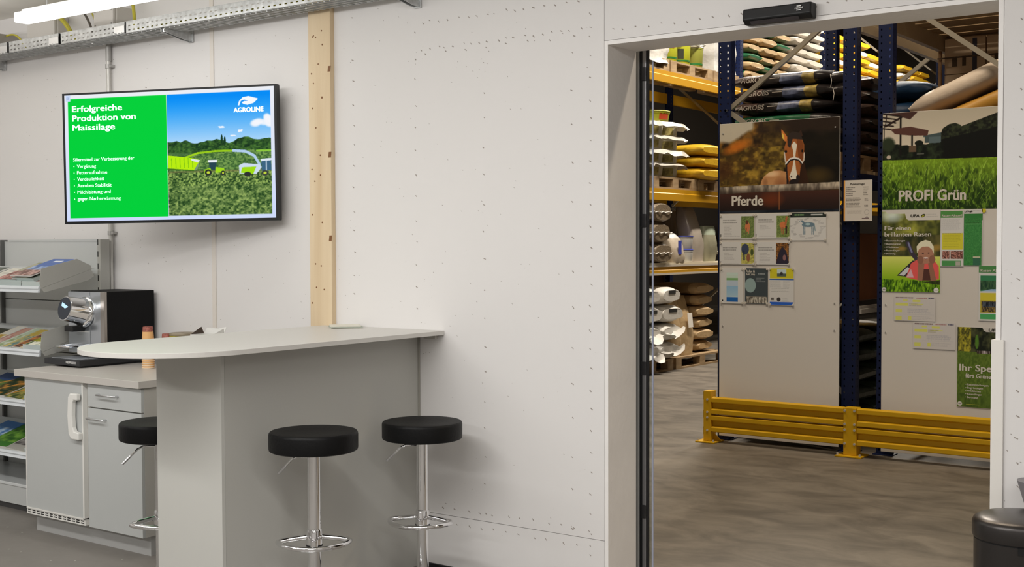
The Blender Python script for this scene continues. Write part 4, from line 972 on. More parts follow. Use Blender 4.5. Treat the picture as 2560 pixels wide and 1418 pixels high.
cv.poly([(-3.75, 2.33), (-3.72, 2.34), (-3.692, 2.28), (-3.694, 2.19), (-3.72, 2.12), (-3.735, 2.20)], (84, 40, 16), .8)
cv.poly([(-3.825, 2.36), (-3.78, 2.385), (-3.72, 2.37), (-3.70, 2.32), (-3.735, 2.325), (-3.78, 2.33), (-3.80, 2.26), (-3.82, 2.28)], (36, 26, 20))
cv.poly([(-3.79, 2.285), (-3.768, 2.310), (-3.745, 2.285), (-3.756, 2.22), (-3.760, 2.16), (-3.752, 2.10), (-3.742, 2.06), (-3.746, 2.025), (-3.79, 2.02), (-3.806, 2.05), (-3.785, 2.10), (-3.772, 2.17), (-3.776, 2.24)], (170, 146, 122))
cv.ell(-3.768, 2.008, .036, .022, (24, 16, 14)); cv.ell(-3.738, 2.035, .014, .026, (26, 18, 16)); cv.ell(-3.789, 2.048, .006, .008, (60, 40, 34))
cv.ell(-3.834, 2.238, .010, .011, (16, 10, 8)); cv.ell(-3.703, 2.236, .008, .011, (12, 8, 6))
cv.line([(-3.846, 2.23), (-3.838, 2.17), (-3.83, 2.145)], .010, (150, 130, 110)); cv.line([(-3.688, 2.22), (-3.69, 2.17), (-3.706, 2.145)], .010, (150, 130, 110))
cv.line([(-3.834, 2.145), (-3.80, 2.182), (-3.765, 2.188), (-3.73, 2.178), (-3.704, 2.148)], .012, (176, 158, 140)); cv.line([(-3.83, 2.135), (-3.80, 2.170), (-3.765, 2.177), (-3.73, 2.167), (-3.71, 2.142)], .010, (22, 16, 14))
cv.line([(-3.828, 2.13), (-3.822, 2.0)], .010, (24, 18, 18))
cv.vgrad(cv.Z < 1.94, 1.78, 1.94, (20, 14, 12), (50, 26, 18)); cv.mask(np.clip(1 - ((cv.X + 3.95) / .12) ** 2 - ((cv.Z - 1.88) / .07) ** 2, 0, 1), (84, 34, 14), .8); cv.line([(-3.885, 1.94), (-3.885, 1.80)], .012, (110, 60, 30), .7)
cv.noise(cv.Z < 1.80, 9, 3, 31, (14, 16, 20), (30, 30, 32))
rl = [(-4.384, 1.985), (-4.1, 1.992), (-3.8, 1.992), (-3.413, 1.998), (-3.413, 1.945), (-3.8, 1.940), (-4.1, 1.938), (-4.384, 1.930)]
cv.noise(cv.inside(rl), 30, 8, 17, (70, 58, 46), (142, 122, 98), octv=3); cv.mask(cv.inside(rl) * np.clip((1.972 - cv.Z) / .04, 0, 1), (40, 28, 20), .8)
hp = print_mesh('horse_photograph', cv, BP, BPRINT, BA, .0012, GAIN)
letter('Pferde', BP, -4.281, 1.838, .074, LETW, BA, width=.266, bold=.035, d=.0022)

# lawn photograph
cv = Canvas(-3.091, -2.102, 1.780, 2.474, 330, (150, 132, 108))
cv.vgrad(cv.allm(), 2.2, 2.47, (156, 136, 112), (132, 116, 94))
cv.poly([(-2.80, 2.30), (-2.67, 2.318), (-2.66, 2.25), (-2.80, 2.25)], (48, 54, 50)); cv.rect(-2.76, 2.24, -2.66, 2.29, (64, 70, 66))
hg = [(-2.675, 2.12), (-2.678, 2.31), (-2.665, 2.345), (-2.62, 2.372), (-2.58, 2.378), (-2.545, 2.362), (-2.54, 2.352), (-2.30, 2.432), (-2.102, 2.50), (-2.102, 2.12)]
cv.poly(hg, (10, 10, 8)); cv.noise(cv.inside(hg) & (cv.Z > 2.30 + .18 * (cv.X + 2.5)), 60, 40, 7, (14, 14, 10), (44, 46, 26), .8)
cv.noise((cv.Z < 2.22 + .05 * noise2(cv.X.shape, 14, 3, 4)) & (cv.X < -2.66), 30, 18, 8, (10, 12, 8), (40, 46, 26), lo=.4, hi=.9)
cv.poly([(-3.091, 2.476), (-2.834, 2.476), (-2.895, 2.420), (-2.955, 2.440)], (48, 28, 22))
for k in range(5): cv.line([(-3.091, 2.47 - k * .026), (-2.96 - k * .018, 2.445 - k * .022)], .010, (26, 18, 14))
cv.line([(-3.07, 2.38), (-2.955, 2.44)], .014, (30, 20, 16)); cv.line([(-3.062, 2.476), (-3.07, 2.38)], .008, (30, 20, 16)); cv.line([(-3.08, 2.38), (-3.08, 2.2)], .008, (26, 20, 14))
cv.rect(-2.968, 2.17, -2.954, 2.44, (16, 12, 10))
cv.poly([(-3.036, 2.358), (-2.894, 2.370), (-2.763, 2.336), (-2.771, 2.300), (-2.88, 2.305), (-3.002, 2.322)], (62, 36, 28)); cv.rect(-2.885, 2.2, -2.872, 2.31, (20, 16, 12))
cv.ell(-3.05, 2.25, .05, .05, (30, 34, 20), soft=.4); cv.rect(-2.90, 2.19, -2.85, 2.235, (70, 52, 36)); cv.rect(-2.845, 2.17, -2.795, 2.178, (66, 62, 52)); cv.ell(-3.045, 2.16, .016, .014, (140, 120, 100))
cv.rect(-2.82, 2.25, -2.79, 2.29, (150, 132, 108)); cv.ell(-2.83, 2.25, .03, .02, (14, 16, 10))
gz = cv.Z < 2.139 - .012 * (cv.X + 3.09)
cv.vgrad(gz, 1.78, 2.14, (20, 34, 8), (88, 104, 20))
n1 = noise2(cv.X.shape, 110, 34, 5, 2); n2 = noise2(cv.X.shape, 60, 16, 6, 2); n3 = noise2(cv.X.shape, 14, 8, 61, 2)
cv.mask(gz * np.clip((n1 - .50) * 5, 0, 1), (112, 134, 34), .55); cv.mask(gz * np.clip((.46 - n2) * 6, 0, 1) * np.clip((2.12 - cv.Z) / .1, 0, 1), (16, 28, 6), .7)
cv.mask(gz * np.clip((n3 - .5) * 4, 0, 1) * np.clip((2.0 - cv.Z) / .1, 0, 1), (22, 36, 8), .6)
rr = random.Random(5)
for k in range(260):
    x = rr.uniform(-3.09, -2.11); z = rr.uniform(1.79, 2.08); h = rr.uniform(.02, .06); s = rr.uniform(-.03, .03)
    cv.line([(x, z), (x + s, z + h)], .0035, rr.choice([(120, 146, 40), (96, 124, 30), (150, 160, 70), (30, 50, 10)]), .55)
print_mesh('lawn_photograph', cv, BP, BPRINT, BB, .0012, GAIN)
letter('PROFI Grün', BP, -2.973, 1.844, .074, LETW, BB, width=.471, bold=.035, d=.0022)

def sheet(name, label, x0, x1, z0, z1, nx, paint, base=(152, 140, 126), cat='paper', curl=.002, group=None, magnets=True):
    t = thing(name, label, cat, (x0, YB - .0125, z0), group)
    c = Canvas(x0, x1, z0, z1, nx, base); paint(c)
    obj('paper', MB().box(x0, YB - .0155, z0, x1, YB - .0150, z1), PAPER, t)
    print_mesh('print', c, BP, SPRINT, t, .0040, GAIN)
    if magnets:
        for x, z in ((x0 + .006, z1 - .006), (x1 - .006, z1 - .006), (x0 + .006, z0 + .006), (x1 - .006, z0 + .006)):
            obj('magnet', MB().cyl((x, YB - .0165, z), (x, YB - .021, z), .0085, n=14), mat('clear_magnet', (.72, .70, .66), .15), t, smooth=True)
    return t
GR = (96, 88, 80)
def horse_sheet(x0, z1, px0, px1, pz0, pz1, kind, n):
    def f(c):
        c.textbars(x0 + .025, z1 - .040, .13, 2, .017, .009, GR, n, .8, .8)
        c.textbars(x0 + .035, z1 - .085, .10, 4 + n % 4, .011, .005, (122, 112, 102), n + 9, .7)
        c.textbars(x0 + .03, z1 - .165, .14, 1, .01, .005, (120, 110, 100), n + 3, .6, .9); c.rect(x0 + .004, z1 - .175, x0 + .010, z1 - .150, (40, 36, 32))
        m = (c.X > px0) & (c.X < px1) & (c.Z > pz0) & (c.Z < pz1); cx = (px0 + px1) / 2; w = px1 - px0; h = pz1 - pz0
        if kind == 0:
            c.noise(m, 60, 40, n, (60, 68, 34), (96, 100, 50)); c.ell(cx, pz0 + h * .50, w * .2, h * .22, (150, 82, 46)); c.line([(cx - w * .1, pz0 + h * .45), (cx - w * .12, pz0 + h * .18)], .008, (90, 50, 34)); c.line([(cx + w * .1, pz0 + h * .45), (cx + w * .08, pz0 + h * .2)], .008, (140, 84, 56)); c.ell(cx - w * .05, pz0 + h * .72, w * .1, h * .1, (70, 40, 26))
        elif kind == 1:
            c.noise(m, 60, 40, n, (64, 74, 34), (104, 106, 52)); c.ell(cx, pz0 + h * .56, w * .26, h * .16, (150, 80, 42)); c.line([(cx + w * .2, pz0 + h * .6), (cx + w * .28, pz0 + h * .92)], .016, (130, 68, 38)); c.line([(cx + w * .25, pz0 + h * .5), (cx + w * .25, pz0 + h * .2)], .014, (40, 24, 20)); c.line([(cx - w * .15, pz0 + h * .45), (cx - w * .05, pz0 + h * .15)], .008, (130, 74, 44)); c.line([(cx + .0, pz0 + h * .45), (cx + w * .06, pz0 + h * .15)], .008, (120, 66, 40))
        elif kind == 2:
            c.noise(m, 40, 30, n, (110, 100, 44), (150, 134, 66)); c.ell(cx - w * .2, pz0 + h * .7, w * .3, h * .26, (44, 46, 56)); c.line([(cx - w * .3, pz0 + h * .6), (cx - w * .28, pz0 + h * .2)], .012, (34, 36, 44)); c.ell(cx + w * .05, pz0 + h * .3, w * .14, h * .2, (104, 62, 40)); c.ell(cx + w * .34, pz0 + h * .55, w * .12, h * .16, (52, 56, 26))
        else:
            c.noise(m, 46, 40, n, (40, 26, 16), (132, 80, 34)); c.poly([(px0, pz0), (px1, pz0), (px1 - w * .2, pz0 + h * .6), (cx, pz0 + h * .8), (cx - w * .3, pz0 + h * .5)], (34, 28, 34)); c.ell(cx + w * .15, pz0 + h * .3, w * .12, h * .14, (100, 66, 60))
    return f
sheet('info_sheet', 'white sheet with a photo of a brown horse, top left on the horse board', -4.378, -4.088, 1.582, 1.768, 110, horse_sheet(-4.378, 1.768, -4.199, -4.093, 1.590, 1.753, 0, 3))
sheet('info_sheet', 'white sheet with a photo of a rearing bay horse, top middle on the horse board', -4.080, -3.800, 1.582, 1.769, 110, horse_sheet(-4.080, 1.769, -3.906, -3.803, 1.592, 1.754, 1, 4))
sheet('info_sheet', 'white sheet with a grazing dark horse photo, second row left on the horse board', -4.378, -4.088, 1.382, 1.556, 110, horse_sheet(-4.378, 1.556, -4.197, -4.092, 1.390, 1.548, 2, 5))
sheet('info_sheet', 'white sheet with a photo of a dark horse among autumn leaves on the horse board', -4.080, -3.800, 1.382, 1.556, 110, horse_sheet(-4.080, 1.556, -3.910, -3.806, 1.390, 1.548, 3, 7))
def anatomy(c):
    c.rect(-3.796, 1.738, -3.511, 1.774, (32, 34, 28)); c.textbars(-3.76, 1.762, .08, 1, .01, .010, (120, 150, 90), 3, .7, .9); c.rect(-3.632, 1.752, -3.542, 1.762, (140, 132, 120))
    c.ell(-3.652, 1.684, .050, .018, (74, 84, 86)); c.poly([(-3.69, 1.69), (-3.712, 1.712), (-3.725, 1.700), (-3.718, 1.712), (-3.70, 1.720), (-3.672, 1.695)], (74, 84, 86))
    for x in (-3.688, -3.679, -3.625, -3.614): c.line([(x, 1.68), (x + .002, 1.612)], .006, (74, 84, 86))
    c.line([(-3.606, 1.69), (-3.598, 1.64)], .007, (84, 94, 92)); c.ell(-3.655, 1.688, .02, .009, (120, 128, 120))
    rr = random.Random(2)
    for k in range(34):
        a = 2 * PI * k / 34 + rr.uniform(-.1, .1); r = rr.uniform(.9, 1.15); x = -3.655 + .115 * r * math.cos(a); z = 1.663 + .068 * r * math.sin(a)
        c.rect(x - .012, z - .002, x + .012, z + .002, (122, 112, 102)); c.rect(x - .012, z - .008, x + .006, z - .005, (128, 118, 108))
sheet('anatomy_chart', 'white chart with a small grey horse figure ringed by notes', -3.795, -3.512, 1.566, 1.774, 110, anatomy, cat='chart')
def bluefly(c):
    c.rect(-4.322, 1.300, -4.226, 1.318, (144, 146, 128)); c.rect(-4.322, 1.275, -4.226, 1.300, (142, 144, 124)); c.rect(-4.322, 1.258, -4.226, 1.276, (92, 116, 70)); c.rect(-4.322, 1.21, -4.226, 1.258, (134, 134, 134)); c.vgrad((c.X > -4.322) & (c.X < -4.226) & (c.Z < 1.215) & (c.Z > 1.1), 1.12, 1.21, (124, 134, 146), (104, 124, 146)); c.rect(-4.322, 1.092, -4.226, 1.128, (24, 66, 108))
    c.rect(-4.318, 1.134, -4.23, 1.138, (150, 150, 150))
sheet('flyer', 'narrow flyer in pale blue and green, bottom left on the horse board', -4.372, -4.180, 1.078, 1.352, 80, bluefly, cat='flyer')
def darkpost(c):
    x0, x1, z0, z1 = c.b; c.rect(x0, z0, x1, z1, (46, 48, 46)); c.ell(-4.120, 1.222, .045, .055, (104, 112, 102)); c.rect(x0, z0, x0 + .004, z1, (130, 122, 112))
    c.textbars(-4.07, 1.28, .085, 3, .012, .006, (104, 100, 92), 5, .7); c.rect(-4.155, 1.085, -3.99, 1.138, (96, 84, 70)); c.noise((c.X > -4.155) & (c.X < -3.985) & (c.Z > 1.085) & (c.Z < 1.135), 60, 14, 5, (60, 50, 40), (150, 136, 116), lo=.4, hi=.6); c.textbars(-4.055, 1.314, .06, 1, .01, .008, (130, 124, 114), 8, .8, .9)
dp = sheet('event_poster', 'dark grey poster with a pale round disc on the horse board', -4.168, -3.975, 1.080, 1.354, 90, darkpost, cat='poster')
letter('Relax &', BP, -4.156, 1.322, .019, LETW, dp, width=.074, bold=.03, d=.0048); letter('ReitCamp', BP, -4.156, 1.300, .017, LETW, dp, width=.074, bold=.03, d=.0048)
def yelfly(c):
    c.rect(-3.958, 1.278, -3.768, 1.354, (150, 132, 26)); c.rect(-3.90, 1.292, -3.826, 1.346, (140, 142, 144)); c.rect(-3.90, 1.292, -3.826, 1.315, (60, 64, 52)); c.ell(-3.864, 1.315, .012, .012, (40, 34, 30)); c.line([(-3.958, 1.270), (-3.768, 1.270)], .008, (34, 58, 100))
    c.textbars(-3.955, 1.255, .09, 6, .008, .004, (120, 112, 102), 4, .6, .9); c.textbars(-3.85, 1.255, .07, 6, .008, .004, (120, 112, 102), 5, .6); c.textbars(-3.945, 1.205, .16, 3, .012, .005, (110, 102, 92), 6, .6); c.ell(-3.886, 1.120, .016, .016, (44, 38, 34)); c.rect(-3.948, 1.112, -3.925, 1.132, (70, 62, 54)); c.textbars(-3.855, 1.132, .07, 4, .008, .004, (120, 112, 104), 8, .6); c.rect(-3.958, 1.078, -3.772, 1.100, (32, 64, 120))
sheet('flyer', 'white flyer with a yellow head and a blue foot on the horse board', -3.962, -3.765, 1.074, 1.357, 90, yelfly, cat='flyer')

# posters on the lawn board
def ufa(c):
    x0, x1, z0, z1 = c.b; al = c.allm()
    c.noise(al, 6, 8, 3, (46, 46, 18), (120, 112, 40)); c.mask(np.clip(1 - ((c.X + 3.02) / .1) ** 2 - ((c.Z - 1.74) / .06) ** 2, 0, 1), (170, 168, 154), .8)
    c.noise((c.Z < 1.60) & (c.Z > 1.45), 9, 5, 5, (22, 24, 14), (70, 60, 30), .8); c.mask(np.clip(1 - ((c.X + 2.95) / .05) ** 2 - ((c.Z - 1.505) / .02) ** 2, 0, 1), (130, 96, 40), .7); c.mask(np.clip(1 - ((c.X + 2.70) / .04) ** 2 - ((c.Z - 1.51) / .03) ** 2, 0, 1), (140, 100, 40), .7)
    c.vgrad(c.Z < 1.452, 1.28, 1.452, (98, 122, 14), (160, 152, 70)); c.rect(x0, 1.448, x1, 1.456, (70, 70, 30), .5)
    c.poly([(-3.092, 1.783), (-2.675, 1.783), (-2.675, 1.706), (-2.90, 1.706), (-2.915, 1.716), (-2.925, 1.752), (-3.05, 1.755), (-3.065, 1.77), (-3.092, 1.77)], (152, 138, 122))
    c.ell(-2.798, 1.737, .017, .010, (40, 40, 20), rot=.5); c.ell(-2.798, 1.735, .010, .005, (120, 110, 30), rot=.5); c.textbars(-2.775, 1.748, .085, 2, .014, .004, (120, 112, 100), 3, .6, .8)
    c.poly([(-2.982, 1.312), (-2.87, 1.42), (-2.83, 1.42), (-2.85, 1.30)], (34, 30, 30)); c.poly([(-2.965, 1.318), (-2.905, 1.375), (-2.88, 1.36), (-2.93, 1.312)], (150, 142, 136)); c.line([(-2.905, 1.545), (-2.872, 1.47), (-2.845, 1.435)], .030, (44, 36, 40)); c.line([(-2.90, 1.545), (-2.875, 1.48)], .012, (90, 84, 100))
    c.poly([(-2.915, 1.30), (-2.88, 1.40), (-2.84, 1.425), (-2.72, 1.425), (-2.686, 1.38), (-2.684, 1.29), (-2.75, 1.28), (-2.82, 1.28)], (178, 62, 54)); c.poly([(-2.915, 1.30), (-2.88, 1.36), (-2.86, 1.30)], (160, 120, 116))
    c.poly([(-2.80, 1.36), (-2.75, 1.36), (-2.74, 1.28), (-2.81, 1.28)], (60, 34, 26)); c.poly([(-2.835, 1.275), (-2.80, 1.275), (-2.785, 1.40), (-2.815, 1.42), (-2.83, 1.40)], (112, 74, 54)); c.poly([(-2.76, 1.40), (-2.735, 1.42), (-2.72, 1.36), (-2.70, 1.275), (-2.74, 1.275)], (108, 70, 50))
    c.ell(-2.777, 1.468, .056, .070, (126, 84, 62)); c.ell(-2.815, 1.425, .022, .030, (104, 66, 48)); c.ell(-2.732, 1.428, .022, .030, (104, 66, 48))
    c.poly([(-2.838, 1.47), (-2.842, 1.52), (-2.82, 1.55), (-2.78, 1.566), (-2.745, 1.556), (-2.722, 1.52), (-2.72, 1.47), (-2.735, 1.50), (-2.76, 1.52), (-2.80, 1.518), (-2.825, 1.50)], (186, 162, 120))
    c.ell(-2.797, 1.472, .007, .004, (50, 30, 26)); c.ell(-2.757, 1.474, .007, .004, (50, 30, 26)); c.ell(-2.776, 1.456, .007, .008, (126, 82, 60)); c.ell(-2.776, 1.438, .019, .007, (168, 140, 124)); c.line([(-2.797, 1.440), (-2.776, 1.431), (-2.755, 1.440)], .003, (80, 40, 34))
    gg = c.Z < 1.275 + .02 * noise2(c.X.shape, 30, 2, 9) - .07 * (c.X + 3.0) * .6; c.noise(gg, 60, 24, 10, (30, 52, 6), (104, 132, 22)); c.poly([(-2.80, 1.27), (-2.675, 1.285), (-2.675, 1.25), (-2.72, 1.255)], (26, 24, 14), .8)
    c.ell(-3.073, 1.212, .016, .016, (150, 138, 124)); c.ell(-2.703, 1.213, .018, .018, (160, 148, 132)); c.rect(-3.082, 1.210, -3.064, 1.215, (90, 80, 70)); c.rect(-2.714, 1.211, -2.692, 1.216, (90, 80, 70))
up_ = sheet('lawn_poster', 'poster of a smiling child lying in grass, left on the lawn board', -3.091, -2.676, 1.196, 1.782, 190, ufa, cat='poster', magnets=False)
letter('UFA', BP, -2.887, 1.729, .019, INK, up_, width=.064, bold=.03, shear=.15, d=.0048)
letter('Für einen', BP, -3.073, 1.637, .030, LETW, up_, width=.191, bold=.02, d=.0048); letter('brillanten Rasen', BP, -3.073, 1.592, .030, LETW, up_, width=.334, bold=.02, d=.0048)
for k, (s, w) in enumerate((('• Rasenmischungen', .149), ('• Begrünungen', .118), ('• Wildblumen', .104), ('• Rasendünger', .110), ('• Beratung', .080))):
    letter(s, BP, -3.072, 1.556 - k * .0232, .0115, LETW, up_, width=w, bold=.02, d=.0048)
def ras(x0, z0, x1, z1, full):
    def f(c):
        c.rect(x0, z1 - .048, x1 - .01, z1, (60, 96, 44)); c.textbars(x0 + .006, z1 - .06, .13, 12, .0065, .0035, (118, 110, 102), 5, .5, .9)
        c.rect(x0 + .012, 1.498, x0 + .152, 1.613, (152, 136, 34)); c.textbars(x0 + .02, 1.60, .12, 8, .011, .004, (116, 104, 30), 6, .5, .8); c.textbars(x0 + .014, 1.611, .13, 1, .01, .005, (70, 60, 20), 2, .7, .9)
        for a, b in ((x0 + .014, x0 + .062), (x0 + .07, x0 + .152)): c.noise((c.X > a) & (c.X < b) & (c.Z > 1.434) & (c.Z < 1.488), 50, 60, 7, (50, 26, 20), (150, 98, 80), lo=.35, hi=.65)
        c.rect(x0 + .011, 1.385, x0 + .139, 1.421, (56, 98, 50)); c.rect(x0 + .104, 1.389, x0 + .135, 1.418, (128, 116, 100))
    return f
s2 = sheet('lawn_flyer', 'flyer with a green head and a yellow panel beside the child poster', -2.674, -2.516, 1.381, 1.768, 80, ras(-2.674, 1.381, -2.516, 1.768, 1), cat='flyer', magnets=False)
letter('Rasen-Aktuell', BP, -2.666, 1.728, .015, LETW, s2, width=.138, bold=.02, d=.0048)
def green(c):
    c.rect(-2.514, 1.70, -2.385, 1.745, (40, 84, 36)); c.noise((c.X < -2.396) & (c.Z < 1.716), 90, 60, 4, (34, 78, 34), (54, 100, 46)); c.textbars(-2.50, 1.712, .09, 3, .013, .006, (34, 62, 26), 2, .8, .7); c.rect(-2.505, 1.672, -2.402, 1.675, (100, 130, 80)); c.rect(-2.452, 1.388, -2.404, 1.45, (40, 70, 48)); c.rect(-2.452, 1.44, -2.404, 1.452, (140, 130, 100)); c.rect(-2.396, z0_, -2.390, 1.70, (152, 138, 122))
    c.textbars(-2.472, 1.768, .09, 1, .01, .004, (120, 112, 100), 5, .6)
z0_ = 1.39
s3 = sheet('lawn_flyer', 'plain dark green flyer with a small picture at its foot', -2.5145, -2.390, 1.3895, 1.776, 64, green, cat='flyer', magnets=False)
letter('UFA', BP, -2.512, 1.757, .011, INK, s3, width=.036, bold=.03, shear=.15, d=.0048); obj('leaf_mark', MB().obox(BP.p(-2.466, 1.762, .0048), (.008, 0, .004), (0, .0002, 0), (-.002, 0, .004)), INK, s3)
tag(obj('round_sticker', MB().cyl((-2.382, YB - .0125, 1.766), (-2.382, YB - .016, 1.766), .014, n=24), mat('sticker_yellow', (.75, .68, .04), .5), loc=(-2.382, YB - .012, 1.752)), 'round yellow sticker above the dark green flyer', 'sticker')
def ras2(c):
    c.rect(-2.411, 1.339, -2.2, 1.386, (54, 90, 44)); c.rect(-2.40, 1.211, -2.2, 1.319, (40, 84, 50)); c.noise((c.X > -2.40) & (c.Z < 1.285) & (c.Z > 1.22), 30, 14, 6, (20, 40, 26), (50, 70, 40)); c.poly([(-2.395, 1.211), (-2.33, 1.226), (-2.2, 1.228), (-2.2, 1.211)], (110, 124, 140)); c.rect(-2.40, 1.148, -2.2, 1.200, (152, 132, 34)); c.rect(-2.40, 1.065, -2.2, 1.149, (130, 108, 30)); c.noise((c.X > -2.392) & (c.Z < 1.143) & (c.Z > 1.07), 50, 30, 8, (26, 24, 22), (120, 90, 40)); c.noise((c.X > -2.385) & (c.Z < 1.14) & (c.Z > 1.105), 30, 16, 9, (16, 16, 20), (60, 60, 60)); c.rect(-2.40, 1.02, -2.2, 1.058, (56, 112, 60))
s4 = sheet('lawn_flyer', 'green headed flyer with pond and soil pictures at the right doorway edge', -2.412, -2.210, 1.008, 1.388, 90, ras2, cat='flyer', magnets=False)
letter('Rasen-Aktuell', BP, -2.400, 1.346, .017, LETW, s4, width=.165, bold=.02, d=.0048)
def lists(x0, z1, n):
    def f(c):
        Y = (156, 146, 56); c.textbars(x0 + .005, z1 - .006, .13, 1, .01, .007, (70, 50, 46), n, .9, .95); c.textbars(x0 + .15, z1 - .008, .08, 1, .01, .006, (110, 60, 56), n + 1, .8, .95); c.textbars(x0 + .235, z1 - .006, .04, 1, .01, .008, (40, 36, 50), n + 2, .8, .9)
        for a, b, cc, d in ((.055, .090, .022, .032), (.125, .180, .024, .038), (.004, .095, .046, .066), (.115, .20, .050, .056), (.004, .05, .092, .112), (.004, .048, .140, .168), (.095, .118, .138, .166)): c.rect(x0 + a, z1 - d, x0 + b, z1 - cc, Y, .85)
        c.textbars(x0 + .10, z1 - .05, .10, 2, .012, .005, (110, 98, 70), n + 4, .7); c.textbars(x0 + .09, z1 - .085, .17, 3, .011, .008, (124, 114, 108), n + 5, .6, .8); c.textbars(x0 + .12, z1 - .140, .15, 3, .009, .004, (122, 112, 104), n + 6, .5, .7); c.rect(x0 + .06, z1 - .126, x0 + .275, z1 - .1245, (130, 120, 110))
        for k in range(7): c.rect(x0 + .10 + k * .023, z1 - .125, x0 + .1015 + k * .023, z1 - .085, (130, 120, 112))
    return f
sheet('price_list', 'white list with yellow highlighting, upper of the two below the child poster', -2.998, -2.706, .990, 1.166, 110, lists(-2.992, 1.163, 3), cat='list', base=(148, 134, 120), magnets=False)
sheet('price_list', 'white list with yellow highlighting, lower of the two, left of the green lawn poster', -2.862, -2.566, .796, .984, 110, lists(-2.855, .980, 13), cat='list', base=(148, 134, 120), magnets=False)
def spez(c):
    c.noise(c.allm(), 40, 30, 3, (54, 66, 18), (72, 82, 26)); t = c.Z > .790 - .04 * (c.X + 2.45) * .5; c.noise(t, 16, 14, 4, (16, 18, 10), (54, 52, 28)); c.noise(t & (c.X < -2.46) & (c.X > -2.545), 40, 30, 5, (50, 46, 16), (140, 122, 30), .9); c.ell(-2.42, .86, .012, .05, (60, 84, 24)); c.noise((c.Z > .78) & (c.Z < .80) & (c.X > -2.42), 40, 5, 6, (40, 30, 22), (160, 140, 130), lo=.45, hi=.7)
    c.poly([(-2.40, .97), (-2.10, .97), (-2.10, .93), (-2.36, .93), (-2.376, .94), (-2.385, .962)], (146, 132, 116)); c.noise(c.Z < .50, 30, 12, 8, (44, 56, 16), (64, 76, 24), .8); c.ell(-2.532, .426, .016, .016, (148, 136, 120)); c.rect(-2.541, .424, -2.523, .429, (90, 80, 70)); c.rect(-2.49, .4235, -2.40, .4265, (130, 124, 40))
sp_ = sheet('lawn_poster', 'tall green poster with white lettering, low at the right doorway edge', -2.552, -2.130, .404, .960, 170, spez, cat='poster', magnets=False)
letter('Ihr Spezialist', BP, -2.538, .657, .044, LETW, sp_, width=.395, bold=.025, d=.0048); letter('fürs Grüne', BP, -2.496, .609, .029, LETW, sp_, width=.172, bold=.02, d=.0048); letter('UFA', BP, -2.344, .936, .020, INK, sp_, width=.075, bold=.03, shear=.15, d=.0048)
for k, (s, w) in enumerate((('• Rasenmischungen', .155), ('• Begrünungen', .118), ('• Wildblumen', .104), ('• Rasendünger', .112), ('• Beratung', .084))):
    letter(s, BP, -2.495, .556 - k * .0222, .0125, LETW, sp_, width=w, bold=.02, d=.0048)
# load sign between the racks
ls = thing('load_sign', 'white rack load sign with an orange edge between the two boards', 'sign', (-3.25, 8.70, 1.70))
obj('plate', MB().box(-3.372, 8.728, 1.706, -3.160, 8.732, 2.004), BOARDW, ls)
obj('holder', MB().box(-3.40, 8.733, 1.80, -3.12, 8.7985, 1.82), BLUE, ls)
LP_ = Plane((0, 8.728, 0))
cv = Canvas(-3.372, -3.160, 1.706, 2.004, 90, (150, 134, 116)); cv.rect(-3.372, 1.7, -3.360, 2.01, (160, 104, 40))
for k, n in enumerate((1, 1, 1, 1, 1)): cv.textbars(-3.352, 1.952 - k * .014, .07, 1, .01, .006, (70, 60, 52), k, .8, .6); cv.textbars(-3.225, 1.954 - k * .014, .045, 1, .01, .006, (76, 66, 56), k + 5, .7, .5)
cv.textbars(-3.352, 1.876, .11, 3, .009, .006, (70, 60, 50), 4, .7, .9); cv.textbars(-3.352, 1.838, .11, 4, .009, .006, (76, 66, 56), 5, .7, .8); cv.textbars(-3.215, 1.868, .028, 2, .009, .006, (70, 60, 52), 7, .8, .9); cv.textbars(-3.218, 1.822, .030, 2, .009, .006, (70, 60, 52), 8, .8, .9); cv.textbars(-3.345, 1.784, .11, 3, .009, .006, (118, 104, 90), 6, .5, .9)
cv.ell(-3.200, 1.770, .018, .018, (110, 98, 86)); cv.ell(-3.200, 1.770, .016, .016, (150, 134, 116)); cv.rect(-3.235, 1.722, -3.182, 1.728, (70, 50, 46)); cv.poly([(-3.215, 1.729), (-3.198, 1.742), (-3.184, 1.729)], (100, 86, 78))
print_mesh('print', cv, LP_, SPRINT, ls, .001, GAIN)
letter('Palettenregal', LP_, -3.322, 1.970, .0125, INK, ls, width=.105, bold=.02, d=.0018)

